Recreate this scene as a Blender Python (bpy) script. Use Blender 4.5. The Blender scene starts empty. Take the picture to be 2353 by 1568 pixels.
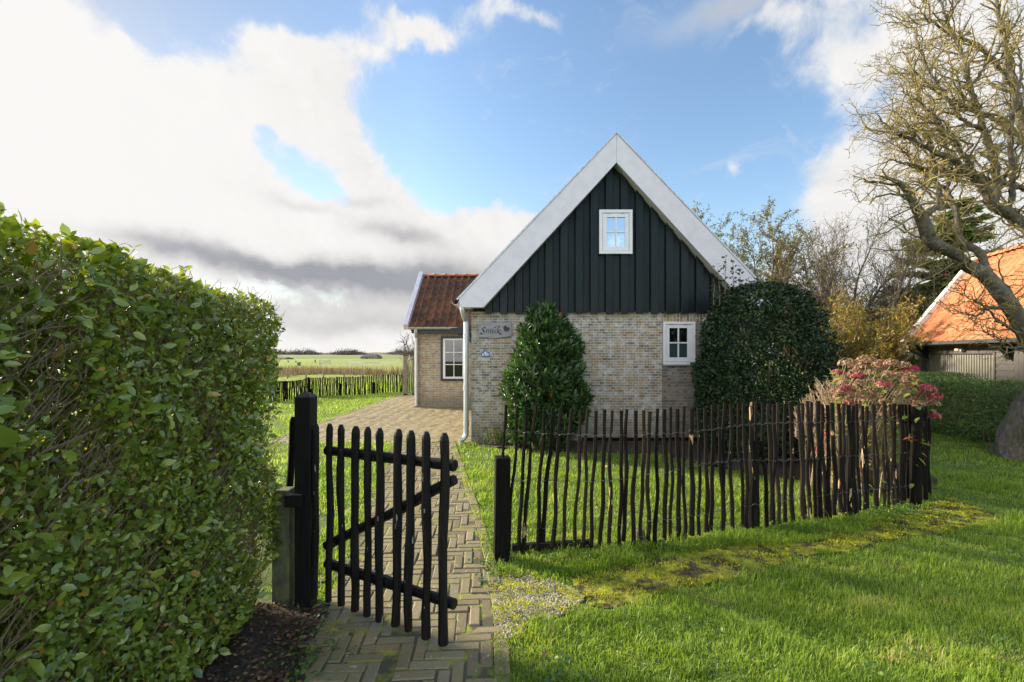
import bpy, math, random
import numpy as np
from mathutils import Vector, Matrix

R = math.radians
random.seed(7)
rng = np.random.default_rng(11)
S = bpy.context.scene
COL = S.collection

# ---------------------------------------------------------------- camera, sky, sun
CAMZ = 1.5
F = 1045.8          # focal length in pixels of a 2353 px wide frame (16 mm on 36 mm)
HV = 813.0          # horizon row in the same frame
cam = bpy.data.cameras.new("camera")
cam.lens = 16.0
cam.sensor_width = 36.0
cam.shift_y = (HV - 784.0) / 2353.0
cam.clip_start = 0.05
cam.clip_end = 4000
camo = bpy.data.objects.new("camera", cam)
camo.location = (0, 0, CAMZ)
camo.rotation_euler = (R(90), 0, 0)
COL.objects.link(camo)
S.camera = camo

SUN_AZ = 24.0        # degrees behind the facade plane, on the left
SUN_EL = 19.5
sdir = Vector((-math.cos(R(SUN_AZ)) * math.cos(R(SUN_EL)), math.sin(R(SUN_AZ)) * math.cos(R(SUN_EL)), math.sin(R(SUN_EL))))
sl = bpy.data.lights.new("sun", 'SUN')
sl.energy = 4.1
sl.angle = R(7.0)
sl.color = (1.0, 0.88, 0.70)
so = bpy.data.objects.new("sun", sl)
so.rotation_euler = sdir.to_track_quat('Z', 'Y').to_euler()
so.location = (-20, 8, 12)
COL.objects.link(so)

S.view_settings.view_transform = 'Standard'
S.view_settings.look = 'None'
S.view_settings.gamma = 1.0
S.view_settings.exposure = 1.42
S.render.engine = 'CYCLES'
S.cycles.max_bounces = 8
S.cycles.diffuse_bounces = 4
S.cycles.glossy_bounces = 3
S.cycles.transmission_bounces = 4
S.cycles.transparent_max_bounces = 6
S.cycles.use_denoising = True
S.cycles.sample_clamp_indirect = 6.0
S.cycles.sample_clamp_direct = 10.0
S.cycles.caustics_reflective = False
S.cycles.caustics_refractive = False


def node(nt, typ, ins=None, **props):
    n = nt.nodes.new(typ)
    for k, v in props.items():
        setattr(n, k, v)
    for k, v in (ins or {}).items():
        s = n.inputs[k]
        if isinstance(v, bpy.types.NodeSocket):
            nt.links.new(v, s)
        else:
            s.default_value = v
    return n


def math_(nt, op, a, b=0.0, c=0.0, clamp=False):
    n = node(nt, 'ShaderNodeMath', {0: a, 1: b, 2: c}, operation=op)
    n.use_clamp = clamp
    return n.outputs[0]


def ramp(nt, fac, stops, interp='LINEAR'):
    n = node(nt, 'ShaderNodeValToRGB', {'Fac': fac})
    cr = n.color_ramp
    cr.interpolation = interp
    while len(cr.elements) < len(stops):
        cr.elements.new(0.5)
    for e, (p, c) in zip(cr.elements, stops):
        e.position = p
        e.color = (c[0], c[1], c[2], 1.0)
    return n.outputs['Color']


def mixc(nt, fac, a, b, blend='MIX'):
    n = node(nt, 'ShaderNodeMix', data_type='RGBA', blend_type=blend)
    for i, v in ((0, fac), (6, a), (7, b)):
        s = n.inputs[i]
        if isinstance(v, bpy.types.NodeSocket):
            nt.links.new(v, s)
        else:
            s.default_value = v if i == 0 else (v[0], v[1], v[2], 1.0)
    return n.outputs[2]


def azel(u, v):
    x = (u - 1176.5) / F
    z = (HV - v) / F
    return math.atan2(x, 1.0), math.atan2(z, math.hypot(x, 1.0))


def build_world():
    w = bpy.data.worlds.new("World")
    S.world = w
    w.use_nodes = True
    nt = w.node_tree
    nt.nodes.clear()
    out = node(nt, 'ShaderNodeOutputWorld')
    sky = node(nt, 'ShaderNodeTexSky', sky_type='NISHITA')
    sky.sun_disc = False
    sky.sun_elevation = R(SUN_EL)
    sky.sun_rotation = R(-(90 - SUN_AZ))
    sky.air_density = 1.1
    sky.dust_density = 1.0
    sky.ozone_density = 1.6
    tc = node(nt, 'ShaderNodeTexCoord')
    gen = tc.outputs['Generated']
    sep = node(nt, 'ShaderNodeSeparateXYZ', {0: gen})
    x, y, z = sep.outputs
    az = math_(nt, 'ARCTAN2', x, y)
    el = math_(nt, 'ARCSINE', z)
    ae = node(nt, 'ShaderNodeCombineXYZ', {0: az, 1: el, 2: 0.0}).outputs[0]
    # noise on a stretched direction so clouds flatten towards the horizon
    zz = math_(nt, 'ADD', math_(nt, 'MAXIMUM', z, 0.0), 0.28)
    px = math_(nt, 'DIVIDE', x, zz)
    py = math_(nt, 'DIVIDE', y, zz)
    pv = node(nt, 'ShaderNodeCombineXYZ', {0: px, 1: py, 2: z}).outputs[0]
    n1 = node(nt, 'ShaderNodeTexNoise', {'Vector': ae, 'Scale': 7.0, 'Detail': 7.0, 'Roughness': 0.58})
    n2 = node(nt, 'ShaderNodeTexNoise', {'Vector': ae, 'Scale': 3.1, 'Detail': 10.0, 'Roughness': 0.62, 'Distortion': 0.35})
    n4 = node(nt, 'ShaderNodeTexNoise', {'Vector': ae, 'Scale': 11.0, 'Detail': 9.0, 'Roughness': 0.66, 'Distortion': 0.5})
    n3 = node(nt, 'ShaderNodeTexNoise', {'Vector': pv, 'Scale': 2.6, 'Detail': 9.0, 'Roughness': 0.6})
    # warp the az/el plane
    wv = node(nt, 'ShaderNodeVectorMath', {0: n1.outputs['Color'], 1: (0.5, 0.5, 0.5)}, operation='SUBTRACT').outputs[0]
    wv = node(nt, 'ShaderNodeVectorMath', {0: wv, 1: (0.17, 0.13, 0.0)}, operation='MULTIPLY').outputs[0]
    wae = node(nt, 'ShaderNodeVectorMath', {0: ae, 1: wv}, operation='ADD').outputs[0]

    def blob(u, v, ru, rv, rot=0.0, vec=None):
        a0, e0 = azel(u, v)
        a1, _ = azel(u + ru, v)
        _, e1 = azel(u, v - rv)
        sa, se = abs(a1 - a0), abs(e1 - e0)
        mp = node(nt, 'ShaderNodeMapping', {0: vec or wae, 1: (a0, e0, 0), 2: (0, 0, R(rot)), 3: (sa, se, 1)}, vector_type='TEXTURE').outputs[0]
        d = node(nt, 'ShaderNodeVectorMath', {0: mp, 1: mp}, operation='DOT_PRODUCT').outputs['Value']
        return math_(nt, 'POWER', 2.71828, math_(nt, 'MULTIPLY', d, -1.0))

    def total(items, vec=None):
        acc = None
        for (u, v, ru, rv, rot, wgt) in items:
            b = math_(nt, 'MULTIPLY', blob(u, v, ru, rv, rot, vec), wgt)
            acc = b if acc is None else math_(nt, 'ADD', acc, b)
        return acc
    white = total([
        (-150, 150, 330, 330, 0, 1.0), (60, 40, 90, 90, 0, 0.8), (150, 320, 400, 190, 0, 1.3), (480, 250, 300, 125, 6, 1.0),
        (640, 110, 120, 70, 0, 0.9), (740, 190, 110, 110, 0, 0.8), (950, 60, 130, 38, -6, 0.85), (860, 110, 80, 50, 0, 0.55),
        (180, 80, 40, 28, 0, 0.5), (280, 80, 45, 32, 0, 0.5), (790, 330, 120, 55, -38, 0.9), (640, 300, 70, 60, 0, 0.3),
        (250, 500, 500, 110, 0, 1.2), (700, 500, 300, 75, -6, 1.1), (900, 470, 110, 60, -20, 0.6),
        (1120, 540, 170, 65, 0, 1.0), (1260, 600, 200, 80, 0, 0.9), (700, 770, 900, 90, 0, 0.9), (1000, 640, 300, 110, 0, 0.6),
        (1180, 30, 190, 38, 0, 0.5), (1420, 60, 90, 30, -30, 0.28), (1840, 20, 330, 60, 0, 0.62), (1960, 150, 130, 110, 0, 0.75),
        (1850, 110, 90, 60, 0, 0.3), (1900, 370, 120, 70, 0, 0.8), (1690, 400, 38, 34, -50, 0.62), (1800, 300, 20, 60, 0, 0.3), (1960, 440, 150, 60, 10, 0.6),
        (2230, 200, 230, 330, 0, 1.0), (2150, 520, 330, 110, 0, 0.8), (1950, 600, 300, 120, 0, 0.55), (2250, 760, 600, 180, 0, 0.9),
        (1130, 190, 50, 60, -60, 0.36), (1400, 175, 90, 30, 0, 0.34), (1060, 430, 40, 22, 0, 0.3), (1290, 60, 60, 20, -20, 0.25),
        (590, 310, 42, 30, -30, -0.62), (720, 405, 100, 30, -24, -0.95), (380, 40, 130, 55, 0, -0.45), (1090, 420, 70, 200, 0, -0.25),
    ])
    back = node(nt, 'ShaderNodeMapRange', {0: y, 1: -0.1, 2: -0.5, 3: 0.0, 4: 0.5}).outputs[0]
    # a blue gap put into the unseen clouds so the attic window mirrors blue
    gap = node(nt, 'ShaderNodeVectorMath', {0: gen, 1: Vector((0.21, -0.945, 0.25)).normalized()}, operation='DOT_PRODUCT').outputs['Value']
    gap = node(nt, 'ShaderNodeMapRange', {0: gap, 1: 0.93, 2: 0.985, 3: 0.0, 4: -1.5}).outputs[0]
    back = math_(nt, 'ADD', back, gap)
    side = node(nt, 'ShaderNodeMapRange', {0: x, 1: -0.74, 2: -0.9, 3: 0.0, 4: 0.8}).outputs[0]
    m = math_(nt, 'ADD', white, math_(nt, 'ADD', back, side))
    nz = math_(nt, 'SUBTRACT', n2.outputs[0], 0.5)
    nz2 = math_(nt, 'SUBTRACT', n3.outputs[0], 0.5)
    m = math_(nt, 'ADD', m, math_(nt, 'ADD', math_(nt, 'MULTIPLY', math_(nt, 'SUBTRACT', n4.outputs[0], 0.5), 0.85), math_(nt, 'ADD', math_(nt, 'MULTIPLY', nz, 1.3), math_(nt, 'MULTIPLY', nz2, 0.5))))
    cover = node(nt, 'ShaderNodeMapRange', {0: m, 1: 0.20, 2: 0.90, 3: 0.0, 4: 1.0}, interpolation_type='SMOOTHERSTEP').outputs[0]
    # shadowed grey undersides low over the fields
    soft = node(nt, 'ShaderNodeVectorMath', {0: ae, 1: node(nt, 'ShaderNodeVectorMath', {0: wv, 1: (0.7, 0.7, 0.0)}, operation='MULTIPLY').outputs[0]}, operation='ADD').outputs[0]
    grey = total([
        (420, 570, 160, 24, -6, 0.55), (640, 612, 200, 26, -5, 0.75), (860, 645, 200, 32, 0, 0.95), (740, 690, 260, 30, 0, 0.35),
        (930, 540, 80, 24, -10, 0.6), (1040, 640, 130, 45, 0, 0.6), (700, 465, 90, 16, -5, 0.22), (1700, 10, 200, 40, 0, 0.4),
        (850, 740, 330, 26, 0, 0.4), (820, 455, 60, 14, -5, 0.25), (560, 660, 80, 14, 0, -0.4),
        (1900, 560, 200, 60, 0, 0.12),
    ], soft)
    g = math_(nt, 'MULTIPLY', grey, math_(nt, 'ADD', 0.62, math_(nt, 'MULTIPLY', n1.outputs[0], 0.7)), clamp=True)
    ccol = ramp(nt, g, [(0.0, (1.0, 0.985, 0.965)), (0.35, (0.76, 0.745, 0.74)), (0.75, (0.50, 0.505, 0.535)), (1.0, (0.40, 0.41, 0.45))])
    # unseen clouds behind the camera, brightened as fill light for the shaded fronts
    bright = math_(nt, 'ADD', math_(nt, 'MULTIPLY', math_(nt, 'MULTIPLY', math_(nt, 'MAXIMUM', math_(nt, 'MULTIPLY', y, -1.0), 0.0), 1.0), 1.55), 0.352)
    tex = node(nt, 'ShaderNodeMapRange', {0: math_(nt, 'ADD', math_(nt, 'MULTIPLY', n4.outputs[0], 0.6), math_(nt, 'MULTIPLY', n2.outputs[0], 0.6)), 1: 0.45, 2: 0.72, 3: 0.89, 4: 1.03}).outputs[0]
    # thin the shading of the cloud towards the bright glare round the sun on the left
    glare = node(nt, 'ShaderNodeMapRange', {0: az, 1: -0.75, 2: -0.2, 3: 1.0, 4: 0.0}).outputs[0]
    tex = node(nt, 'ShaderNodeMix', {0: glare, 2: tex, 3: 1.02}, data_type='FLOAT').outputs[0]
    cb = node(nt, 'ShaderNodeBackground', {0: ccol, 1: math_(nt, 'MULTIPLY', bright, tex)})
    hsv = node(nt, 'ShaderNodeHueSaturation', {'Color': sky.outputs[0], 'Saturation': 1.06, 'Value': 1.0})
    veil = math_(nt, 'SUBTRACT', 1.0, math_(nt, 'MULTIPLY', glare, 0.5))
    sb = node(nt, 'ShaderNodeBackground', {0: hsv.outputs[0], 1: math_(nt, 'MULTIPLY', veil, 0.104)})
    # thin high wisps over the open blue
    cv = node(nt, 'ShaderNodeMapping', {0: wae, 2: (0, 0, R(35)), 3: (2.2, 6.5, 1.0)}).outputs[0]
    cir = node(nt, 'ShaderNodeTexNoise', {'Vector': cv, 'Scale': 1.6, 'Detail': 9.0, 'Roughness': 0.68, 'Distortion': 0.6}).outputs[0]
    cir = node(nt, 'ShaderNodeMapRange', {0: cir, 1: 0.52, 2: 0.78, 3: 0.0, 4: 0.5}, interpolation_type='SMOOTHSTEP').outputs[0]
    cover = math_(nt, 'MAXIMUM', cover, cir)
    cov2 = math_(nt, 'MAXIMUM', cover, math_(nt, 'MULTIPLY', g, 1.6, clamp=True))
    mx = node(nt, 'ShaderNodeMixShader', {0: cov2, 1: sb.outputs[0], 2: cb.outputs[0]})
    nt.links.new(mx.outputs[0], out.inputs[0])


build_world()


# ---------------------------------------------------------------- helpers
def P(u, v, y):
    """pixel of the 2353 px wide photograph at depth y -> world point"""
    return Vector(((u - 1176.5) * y / F, y, CAMZ - (v - HV) * y / F))


def G(u, v, z=0.0):
    y = (CAMZ - z) * F / (v - HV)
    return Vector(((u - 1176.5) * y / F, y, z))


def tag(o, label=None, cat=None, group=None, kind=None):
    if label: o['label'] = label
    if cat: o['category'] = cat
    if group: o['group'] = group
    if kind: o['kind'] = kind
    return o


def thing(name, label, cat, loc=(0, 0, 0), group=None):
    o = bpy.data.objects.new(name, None)
    COL.objects.link(o)
    o.location = loc
    o.empty_display_size = 0.2
    return tag(o, label, cat, group)


def root_loc(parent):
    l = Vector((0, 0, 0))
    while parent is not None:
        l += parent.location
        parent = parent.parent
    return l


def mesh_np(name, V, quads=None, tris=None, mat=None, parent=None, tint=None, smooth=True, origin=None):
    """numpy vertices and faces -> one mesh object (world coordinates in)"""
    V = np.asarray(V, dtype=np.float32)
    if parent is not None:
        off = np.array(root_loc(parent), dtype=np.float32)
        loc = (0, 0, 0)
    else:
        off = np.array(origin if origin is not None else (0, 0, 0), dtype=np.float32)
        loc = tuple(float(a) for a in off)
    V = V - off
    me = bpy.data.meshes.new(name)
    nq = 0 if quads is None else len(quads)
    ntr = 0 if tris is None else len(tris)
    me.vertices.add(len(V))
    me.vertices.foreach_set('co', V.ravel())
    idx = []
    if nq: idx.append(np.asarray(quads, dtype=np.int32).ravel())
    if ntr: idx.append(np.asarray(tris, dtype=np.int32).ravel())
    idx = np.concatenate(idx)
    me.loops.add(len(idx))
    me.loops.foreach_set('vertex_index', idx)
    me.polygons.add(nq + ntr)
    ls = np.concatenate([np.arange(nq) * 4, nq * 4 + np.arange(ntr) * 3]).astype(np.int32)
    me.polygons.foreach_set('loop_start', ls)
    me.update(calc_edges=True)
    me.polygons.foreach_set('use_smooth', np.full(nq + ntr, bool(smooth), dtype=bool))
    if tint is not None:
        t = np.asarray(tint, dtype=np.float32)
        if t.ndim == 1:
            t = np.stack([t, t, t, np.ones_like(t)], 1)
        elif t.shape[1] == 3:
            t = np.concatenate([t, np.ones((len(t), 1), np.float32)], 1)
        a = me.color_attributes.new('tint', 'FLOAT_COLOR', 'POINT')
        a.data.foreach_set('color', np.ascontiguousarray(t, dtype=np.float32).ravel())
    if mat: me.materials.append(mat)
    o = bpy.data.objects.new(name, me)
    o.location = loc
    COL.objects.link(o)
    if parent is not None: o.parent = parent
    return o


class MB:
    def __init__(self):
        self.v = []; self.q = []; self.t = []; self.tint = []; self.cur = 0.5

    def add(self, verts, faces):
        b = len(self.v)
        self.v += [tuple(p) for p in verts]
        self.tint += [self.cur] * len(verts)
        for f in faces:
            if len(f) == 4: self.q.append([i + b for i in f])
            elif len(f) == 3: self.t.append([i + b for i in f])
            else:
                c = len(self.v)
                m = np.mean([self.v[i + b] for i in f], axis=0)
                self.v.append(tuple(m)); self.tint.append(self.cur)
                for i in range(len(f)):
                    self.t.append([f[i] + b, f[(i + 1) % len(f)] + b, c])

    def box(self, x0, x1, y0, y1, z0, z1):
        v = [(x0, y0, z0), (x1, y0, z0), (x1, y1, z0), (x0, y1, z0), (x0, y0, z1), (x1, y0, z1), (x1, y1, z1), (x0, y1, z1)]
        self.add(v, [(3, 2, 1, 0), (4, 5, 6, 7), (0, 1, 5, 4), (1, 2, 6, 5), (2, 3, 7, 6), (3, 0, 4, 7)])

    def obox(self, o, ax, ay, az):
        """box from corner o along three edge vectors"""
        o, ax, ay, az = map(Vector, (o, ax, ay, az))
        v = [o, o + ax, o + ax + ay, o + ay, o + az, o + ax + az, o + ax + ay + az, o + ay + az]
        f = [(3, 2, 1, 0), (4, 5, 6, 7), (0, 1, 5, 4), (1, 2, 6, 5), (2, 3, 7, 6), (3, 0, 4, 7)]
        if ax.cross(ay).dot(az) < 0: f = [tuple(reversed(q)) for q in f]
        self.add(v, f)

    def prism(self, poly, ext):
        """planar polygon (3D points) extruded by vector ext"""
        ext = Vector(ext); n = len(poly)
        a = [Vector(p) for p in poly]; b = [p + ext for p in a]
        nv = Vector((0, 0, 0))
        for i in range(n): nv += a[i].cross(a[(i + 1) % n])
        flip = nv.dot(ext) > 0
        f = [tuple(range(n)) if not flip else tuple(reversed(range(n)))]
        f.append(tuple(reversed(range(n, 2 * n))) if not flip else tuple(range(n, 2 * n)))
        for i in range(n):
            j = (i + 1) % n
            f.append((i, i + n, j + n, j) if not flip else (i, j, j + n, i + n))
        self.add(a + b, f)

    def tube(self, pts, rad, k=8, cap=True, sq=None):
        pts = [Vector(p) for p in pts]
        n = len(pts)
        if not hasattr(rad, '__len__'): rad = [rad] * n
        rings = []
        ref = None
        for i in range(n):
            d = (pts[min(i + 1, n - 1)] - pts[max(i - 1, 0)])
            if d.length < 1e-9: d = Vector((0, 0, 1))
            d.normalize()
            if ref is None:
                ref = Vector((0, 1, 0)) if abs(d.y) < 0.9 else Vector((1, 0, 0))
            s = d.cross(ref)
            if s.length < 1e-6: s = d.orthogonal()
            s.normalize(); t = s.cross(d).normalized(); ref = t
            ring = []
            for j in range(k):
                a = 2 * math.pi * (j + 0.5) / k
                m = 1.0
                ring.append(pts[i] + (s * math.cos(a) + t * math.sin(a)) * rad[i] * m)
            rings.append(ring)
        v = [p for r in rings for p in r]
        f = []
        for i in range(n - 1):
            for j in range(k):
                jj = (j + 1) % k
                f.append((i * k + j, i * k + jj, (i + 1) * k + jj, (i + 1) * k + j))
        if cap:
            f.append(tuple(reversed(range(k)))); f.append(tuple(range((n - 1) * k, n * k)))
        self.add(v, f)

    def build(self, name, mat, parent=None, smooth=False, bevel=0.0, origin=None, use_tint=False):
        o = mesh_np(name, np.array(self.v, dtype=np.float32), self.q or None, self.t or None, mat, parent,
                    tint=np.array(self.tint) if use_tint else None, smooth=smooth, origin=origin)
        if bevel > 0:
            m = o.modifiers.new('bevel', 'BEVEL'); m.width = bevel; m.segments = 2; m.limit_method = 'ANGLE'; m.angle_limit = R(40)
        return o


def tubes_np(polys, sides=4):
    """list of (pts Nx3, rad N) -> arrays"""
    Vs = []; Qs = []; base = 0
    ang = 2 * np.pi * np.arange(sides) / sides
    ca, sa = np.cos(ang), np.sin(ang)
    for pts, rad in polys:
        pts = np.asarray(pts, float); rad = np.asarray(rad, float)
        n = len(pts)
        d = np.empty_like(pts)
        d[1:-1] = pts[2:] - pts[:-2]; d[0] = pts[1] - pts[0]; d[-1] = pts[-1] - pts[-2]
        d /= np.linalg.norm(d, axis=1, keepdims=True) + 1e-9
        m = d.mean(0)
        ref = np.array([0, 0, 1.0]) if abs(m[2]) < 0.75 * (np.linalg.norm(m) + 1e-9) else np.array([1.0, 0, 0])
        s = np.cross(d, ref); s /= np.linalg.norm(s, axis=1, keepdims=True) + 1e-9
        t = np.cross(s, d)
        ring = pts[:, None, :] + rad[:, None, None] * (s[:, None, :] * ca[None, :, None] + t[:, None, :] * sa[None, :, None])
        Vs.append(ring.reshape(-1, 3))
        i = np.arange(n - 1)[:, None] * sides; j = np.arange(sides)[None, :]; jj = (j + 1) % sides
        q = np.stack([i + j, i + jj, i + sides + jj, i + sides + j], -1).reshape(-1, 4) + base
        Qs.append(q); base += n * sides
    return np.concatenate(Vs), np.concatenate(Qs)


LEAF_T = {}
def leaf_template(kind='ovate'):
    if kind in LEAF_T: return LEAF_T[kind]
    if kind == 'ovate':
        prof = [(0.0, 0.0), (0.28, 0.25), (0.64, 0.24), (1.0, 0.0)]
        fold, bend = 0.10, 0.10
    elif kind == 'long':
        prof = [(0.0, 0.0), (0.3, 0.13), (0.68, 0.145), (1.0, 0.0)]
        fold, bend = 0.06, 0.14
    elif kind == 'narrow':
        prof = [(0.0, 0.0), (0.35, 0.07), (0.7, 0.06), (1.0, 0.0)]
        fold, bend = 0.02, 0.05
    elif kind == 'holly':
        prof = [(0.0, 0.0), (0.3, 0.27), (0.62, 0.25), (1.0, 0.0)]
        fold, bend = 0.16, -0.06
    elif kind == 'round':
        prof = [(0.0, 0.0), (0.25, 0.3), (0.65, 0.32), (1.0, 0.0)]
        fold, bend = 0.07, 0.1
    v = [(0, 0, 0)]
    for (x, w) in prof[1:-1]:
        zc = -bend * x * x
        v += [(x, -w, zc + fold * w / 0.2 * 0.6), (x, 0, zc), (x, w, zc + fold * w / 0.2 * 0.6)]
    v.append((1.0, 0, -bend))
    q = [(1, 4, 5, 2), (2, 5, 6, 3)]
    t = [(0, 1, 2), (0, 2, 3), (4, 7, 5), (5, 7, 6)]
    LEAF_T[kind] = (np.array(v), np.array(q), np.array(t))
    return LEAF_T[kind]


def unit(a):
    return a / (np.linalg.norm(a, axis=-1, keepdims=True) + 1e-9)


def leaves(name, pos, direc, normal, size, mat, parent=None, kind='ovate', tint=None, origin=None):
    """scatter leaves: pos, pointing direction, approximate face normal, size (arrays)"""
    T, Q, Tr = leaf_template(kind)
    n = len(pos); k = len(T)
    d = unit(direc)
    s = unit(np.cross(normal, d))
    u = np.cross(d, s)
    size = np.broadcast_to(np.asarray(size, float), (n,))
    V = pos[:, None, :] + size[:, None, None] * (T[None, :, 0, None] * d[:, None, :] + T[None, :, 1, None] * s[:, None, :] + T[None, :, 2, None] * u[:, None, :])
    off = (np.arange(n) * k)[:, None, None]
    q = (Q[None] + off).reshape(-1, 4); t = (Tr[None] + off).reshape(-1, 3)
    if tint is None: tint = rng.random(n)
    return mesh_np(name, V.reshape(-1, 3), q, t, mat, parent, tint=np.repeat(tint, k, axis=0), origin=origin)


def vnoise(p, seed=0, octaves=3, scale=1.0):
    """cheap smooth pseudo noise in [-1,1] from summed sines"""
    r = np.random.default_rng(seed)
    p = np.asarray(p, float) * scale
    out = np.zeros(len(p)); amp = 1.0; tot = 0
    for o in range(octaves):
        for _ in range(4):
            k = r.normal(size=p.shape[1]); k = k / np.linalg.norm(k) * (2.2 ** o) * (0.7 + 0.6 * r.random())
            out += amp * np.sin(p @ k * 2.0 + r.random() * 6.28)
        tot += amp * 2.0; amp *= 0.55
    return out / tot


def in_poly(x, y, poly):
    inside = np.zeros(len(x), bool)
    n = len(poly)
    for i in range(n):
        x1, y1 = poly[i][:2]; x2, y2 = poly[(i + 1) % n][:2]
        c = ((y1 > y) != (y2 > y)) & (x < (x2 - x1) * (y - y1) / ((y2 - y1) or 1e-9) + x1)
        inside ^= c
    return inside


# ---------------------------------------------------------------- materials
def new_mat(name):
    m = bpy.data.materials.new(name); m.use_nodes = True
    nt = m.node_tree; nt.nodes.clear()
    out = node(nt, 'ShaderNodeOutputMaterial')
    return m, nt, out


def principled(nt, out, **ins):
    b = node(nt, 'ShaderNodeBsdfPrincipled', {k.replace('_', ' '): v for k, v in ins.items()})
    nt.links.new(b.outputs[0], out.inputs[0])
    return b


def obj_co(nt, scale=(1, 1, 1)):
    tc = node(nt, 'ShaderNodeTexCoord')
    return node(nt, 'ShaderNodeMapping', {0: tc.outputs['Object'], 3: scale}).outputs[0]


def noise(nt, vec, scale, detail=4.0, rough=0.55, out=0, dist=0.0):
    return node(nt, 'ShaderNodeTexNoise', {'Vector': vec, 'Scale': scale, 'Detail': detail, 'Roughness': rough, 'Distortion': dist}).outputs[out]


def bump(nt, h, strength=0.5, dist=0.01):
    return node(nt, 'ShaderNodeBump', {'Height': h, 'Strength': strength, 'Distance': dist}).outputs[0]


def tint_attr(nt):
    a = node(nt, 'ShaderNodeAttribute', attribute_name='tint')
    s = node(nt, 'ShaderNodeSeparateColor', {0: a.outputs['Color']})
    return s.outputs


def m_simple(name, c1, c2, rough=0.6, scale=(8, 8, 8), nscale=1.0, bstr=0.2, bdist=0.004, metallic=0.0, coat=0.0, spec=0.5, detail=6.0, lo=0.3, hi=0.7):
    m, nt, out = new_mat(name)
    n = noise(nt, obj_co(nt, scale), nscale, detail, 0.6)
    col = ramp(nt, n, [(lo, c1), (hi, c2)])
    b = principled(nt, out, Base_Color=col, Roughness=rough, Metallic=metallic, Normal=bump(nt, n, bstr, bdist))
    b.inputs['Coat Weight'].default_value = coat
    b.inputs['Specular IOR Level'].default_value = spec
    return m


def m_leaf(name, stops, rough=0.35, trans=0.35, tcol=(1.25, 1.3, 0.6), spec=0.5):
    m, nt, out = new_mat(name)
    t = tint_attr(nt)[0]
    col = ramp(nt, t, stops)
    b = node(nt, 'ShaderNodeBsdfPrincipled', {'Base Color': col, 'Roughness': rough, 'Specular IOR Level': spec})
    tc = mixc(nt, 1.0, col, tcol, 'MULTIPLY')
    tr = node(nt, 'ShaderNodeBsdfTranslucent', {'Color': tc})
    mx = node(nt, 'ShaderNodeMixShader', {0: trans, 1: b.outputs[0], 2: tr.outputs[0]})
    nt.links.new(mx.outputs[0], out.inputs[0])
    return m


M = {}
M['black_wood'] = m_simple('black painted wood', (0.006, 0.006, 0.007), (0.016, 0.015, 0.015), 0.5, (30, 30, 3), 1.5, 0.5, 0.004, spec=0.25)


def m_gate():
    m, nt, out = new_mat('black tarred gate wood')
    co = obj_co(nt, (1, 1, 1))
    n = noise(nt, obj_co(nt, (40, 40, 4)), 1.6, 6)
    base = ramp(nt, n, [(0.3, (0.006, 0.006, 0.006)), (0.75, (0.018, 0.016, 0.015))])
    sc = noise(nt, obj_co(nt, (45, 45, 9)), 1.0, 3, 0.5)
    big = noise(nt, co, 5.0, 2)
    msk = math_(nt, 'MULTIPLY', math_(nt, 'GREATER_THAN', sc, 0.69), math_(nt, 'GREATER_THAN', big, 0.5))
    col = mixc(nt, msk, base, (0.32, 0.29, 0.25))
    principled(nt, out, Base_Color=col, Roughness=0.6, Normal=bump(nt, n, 0.5, 0.004)).inputs['Specular IOR Level'].default_value = 0.22
    return m


M['gate'] = m_gate()


def m_pale():
    m, nt, out = new_mat('weathered chestnut paling')
    t = tint_attr(nt)
    n = noise(nt, obj_co(nt, (60, 60, 5)), 1.5, 7, 0.65)
    dark = ramp(nt, n, [(0.25, (0.004, 0.0033, 0.003)), (0.55, (0.008, 0.0065, 0.0056)), (0.8, (0.019, 0.015, 0.012))])
    col = mixc(nt, math_(nt, 'MULTIPLY', t[1], 0.45), dark, (0.05, 0.037, 0.028))
    pk = noise(nt, obj_co(nt, (22, 22, 5)), 1.0, 3, 0.5)
    msk = math_(nt, 'GREATER_THAN', math_(nt, 'ADD', pk, math_(nt, 'MULTIPLY', t[0], 0.15)), 0.775)
    col = mixc(nt, msk, col, (0.50, 0.33, 0.18))
    principled(nt, out, Base_Color=col, Roughness=0.8, Normal=bump(nt, n, 0.9, 0.006)).inputs['Specular IOR Level'].default_value = 0.12
    return m


M['pale'] = m_pale()


def m_clad():
    m, nt, out = new_mat('dark green painted boards')
    t = tint_attr(nt)
    n = noise(nt, obj_co(nt, (45, 45, 1.6)), 1.4, 7, 0.65)
    f = noise(nt, obj_co(nt, (1, 1, 1)), 60.0, 3)
    big = noise(nt, obj_co(nt, (5, 5, 1)), 1.0, 3)
    col = ramp(nt, big, [(0.3, (0.009, 0.015, 0.017)), (0.7, (0.016, 0.023, 0.025))])
    col = mixc(nt, math_(nt, 'MULTIPLY', t[0], 0.55), col, (0.026, 0.033, 0.036))
    h = math_(nt, 'ADD', n, math_(nt, 'MULTIPLY', f, 0.25))
    rg = node(nt, 'ShaderNodeMapRange', {0: n, 1: 0.3, 2: 0.7, 3: 0.2, 4: 0.36}).outputs[0]
    b = principled(nt, out, Base_Color=col, Roughness=rg, Normal=bump(nt, h, 0.35, 0.004))
    b.inputs['Specular IOR Level'].default_value = 0.17
    return m


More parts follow.
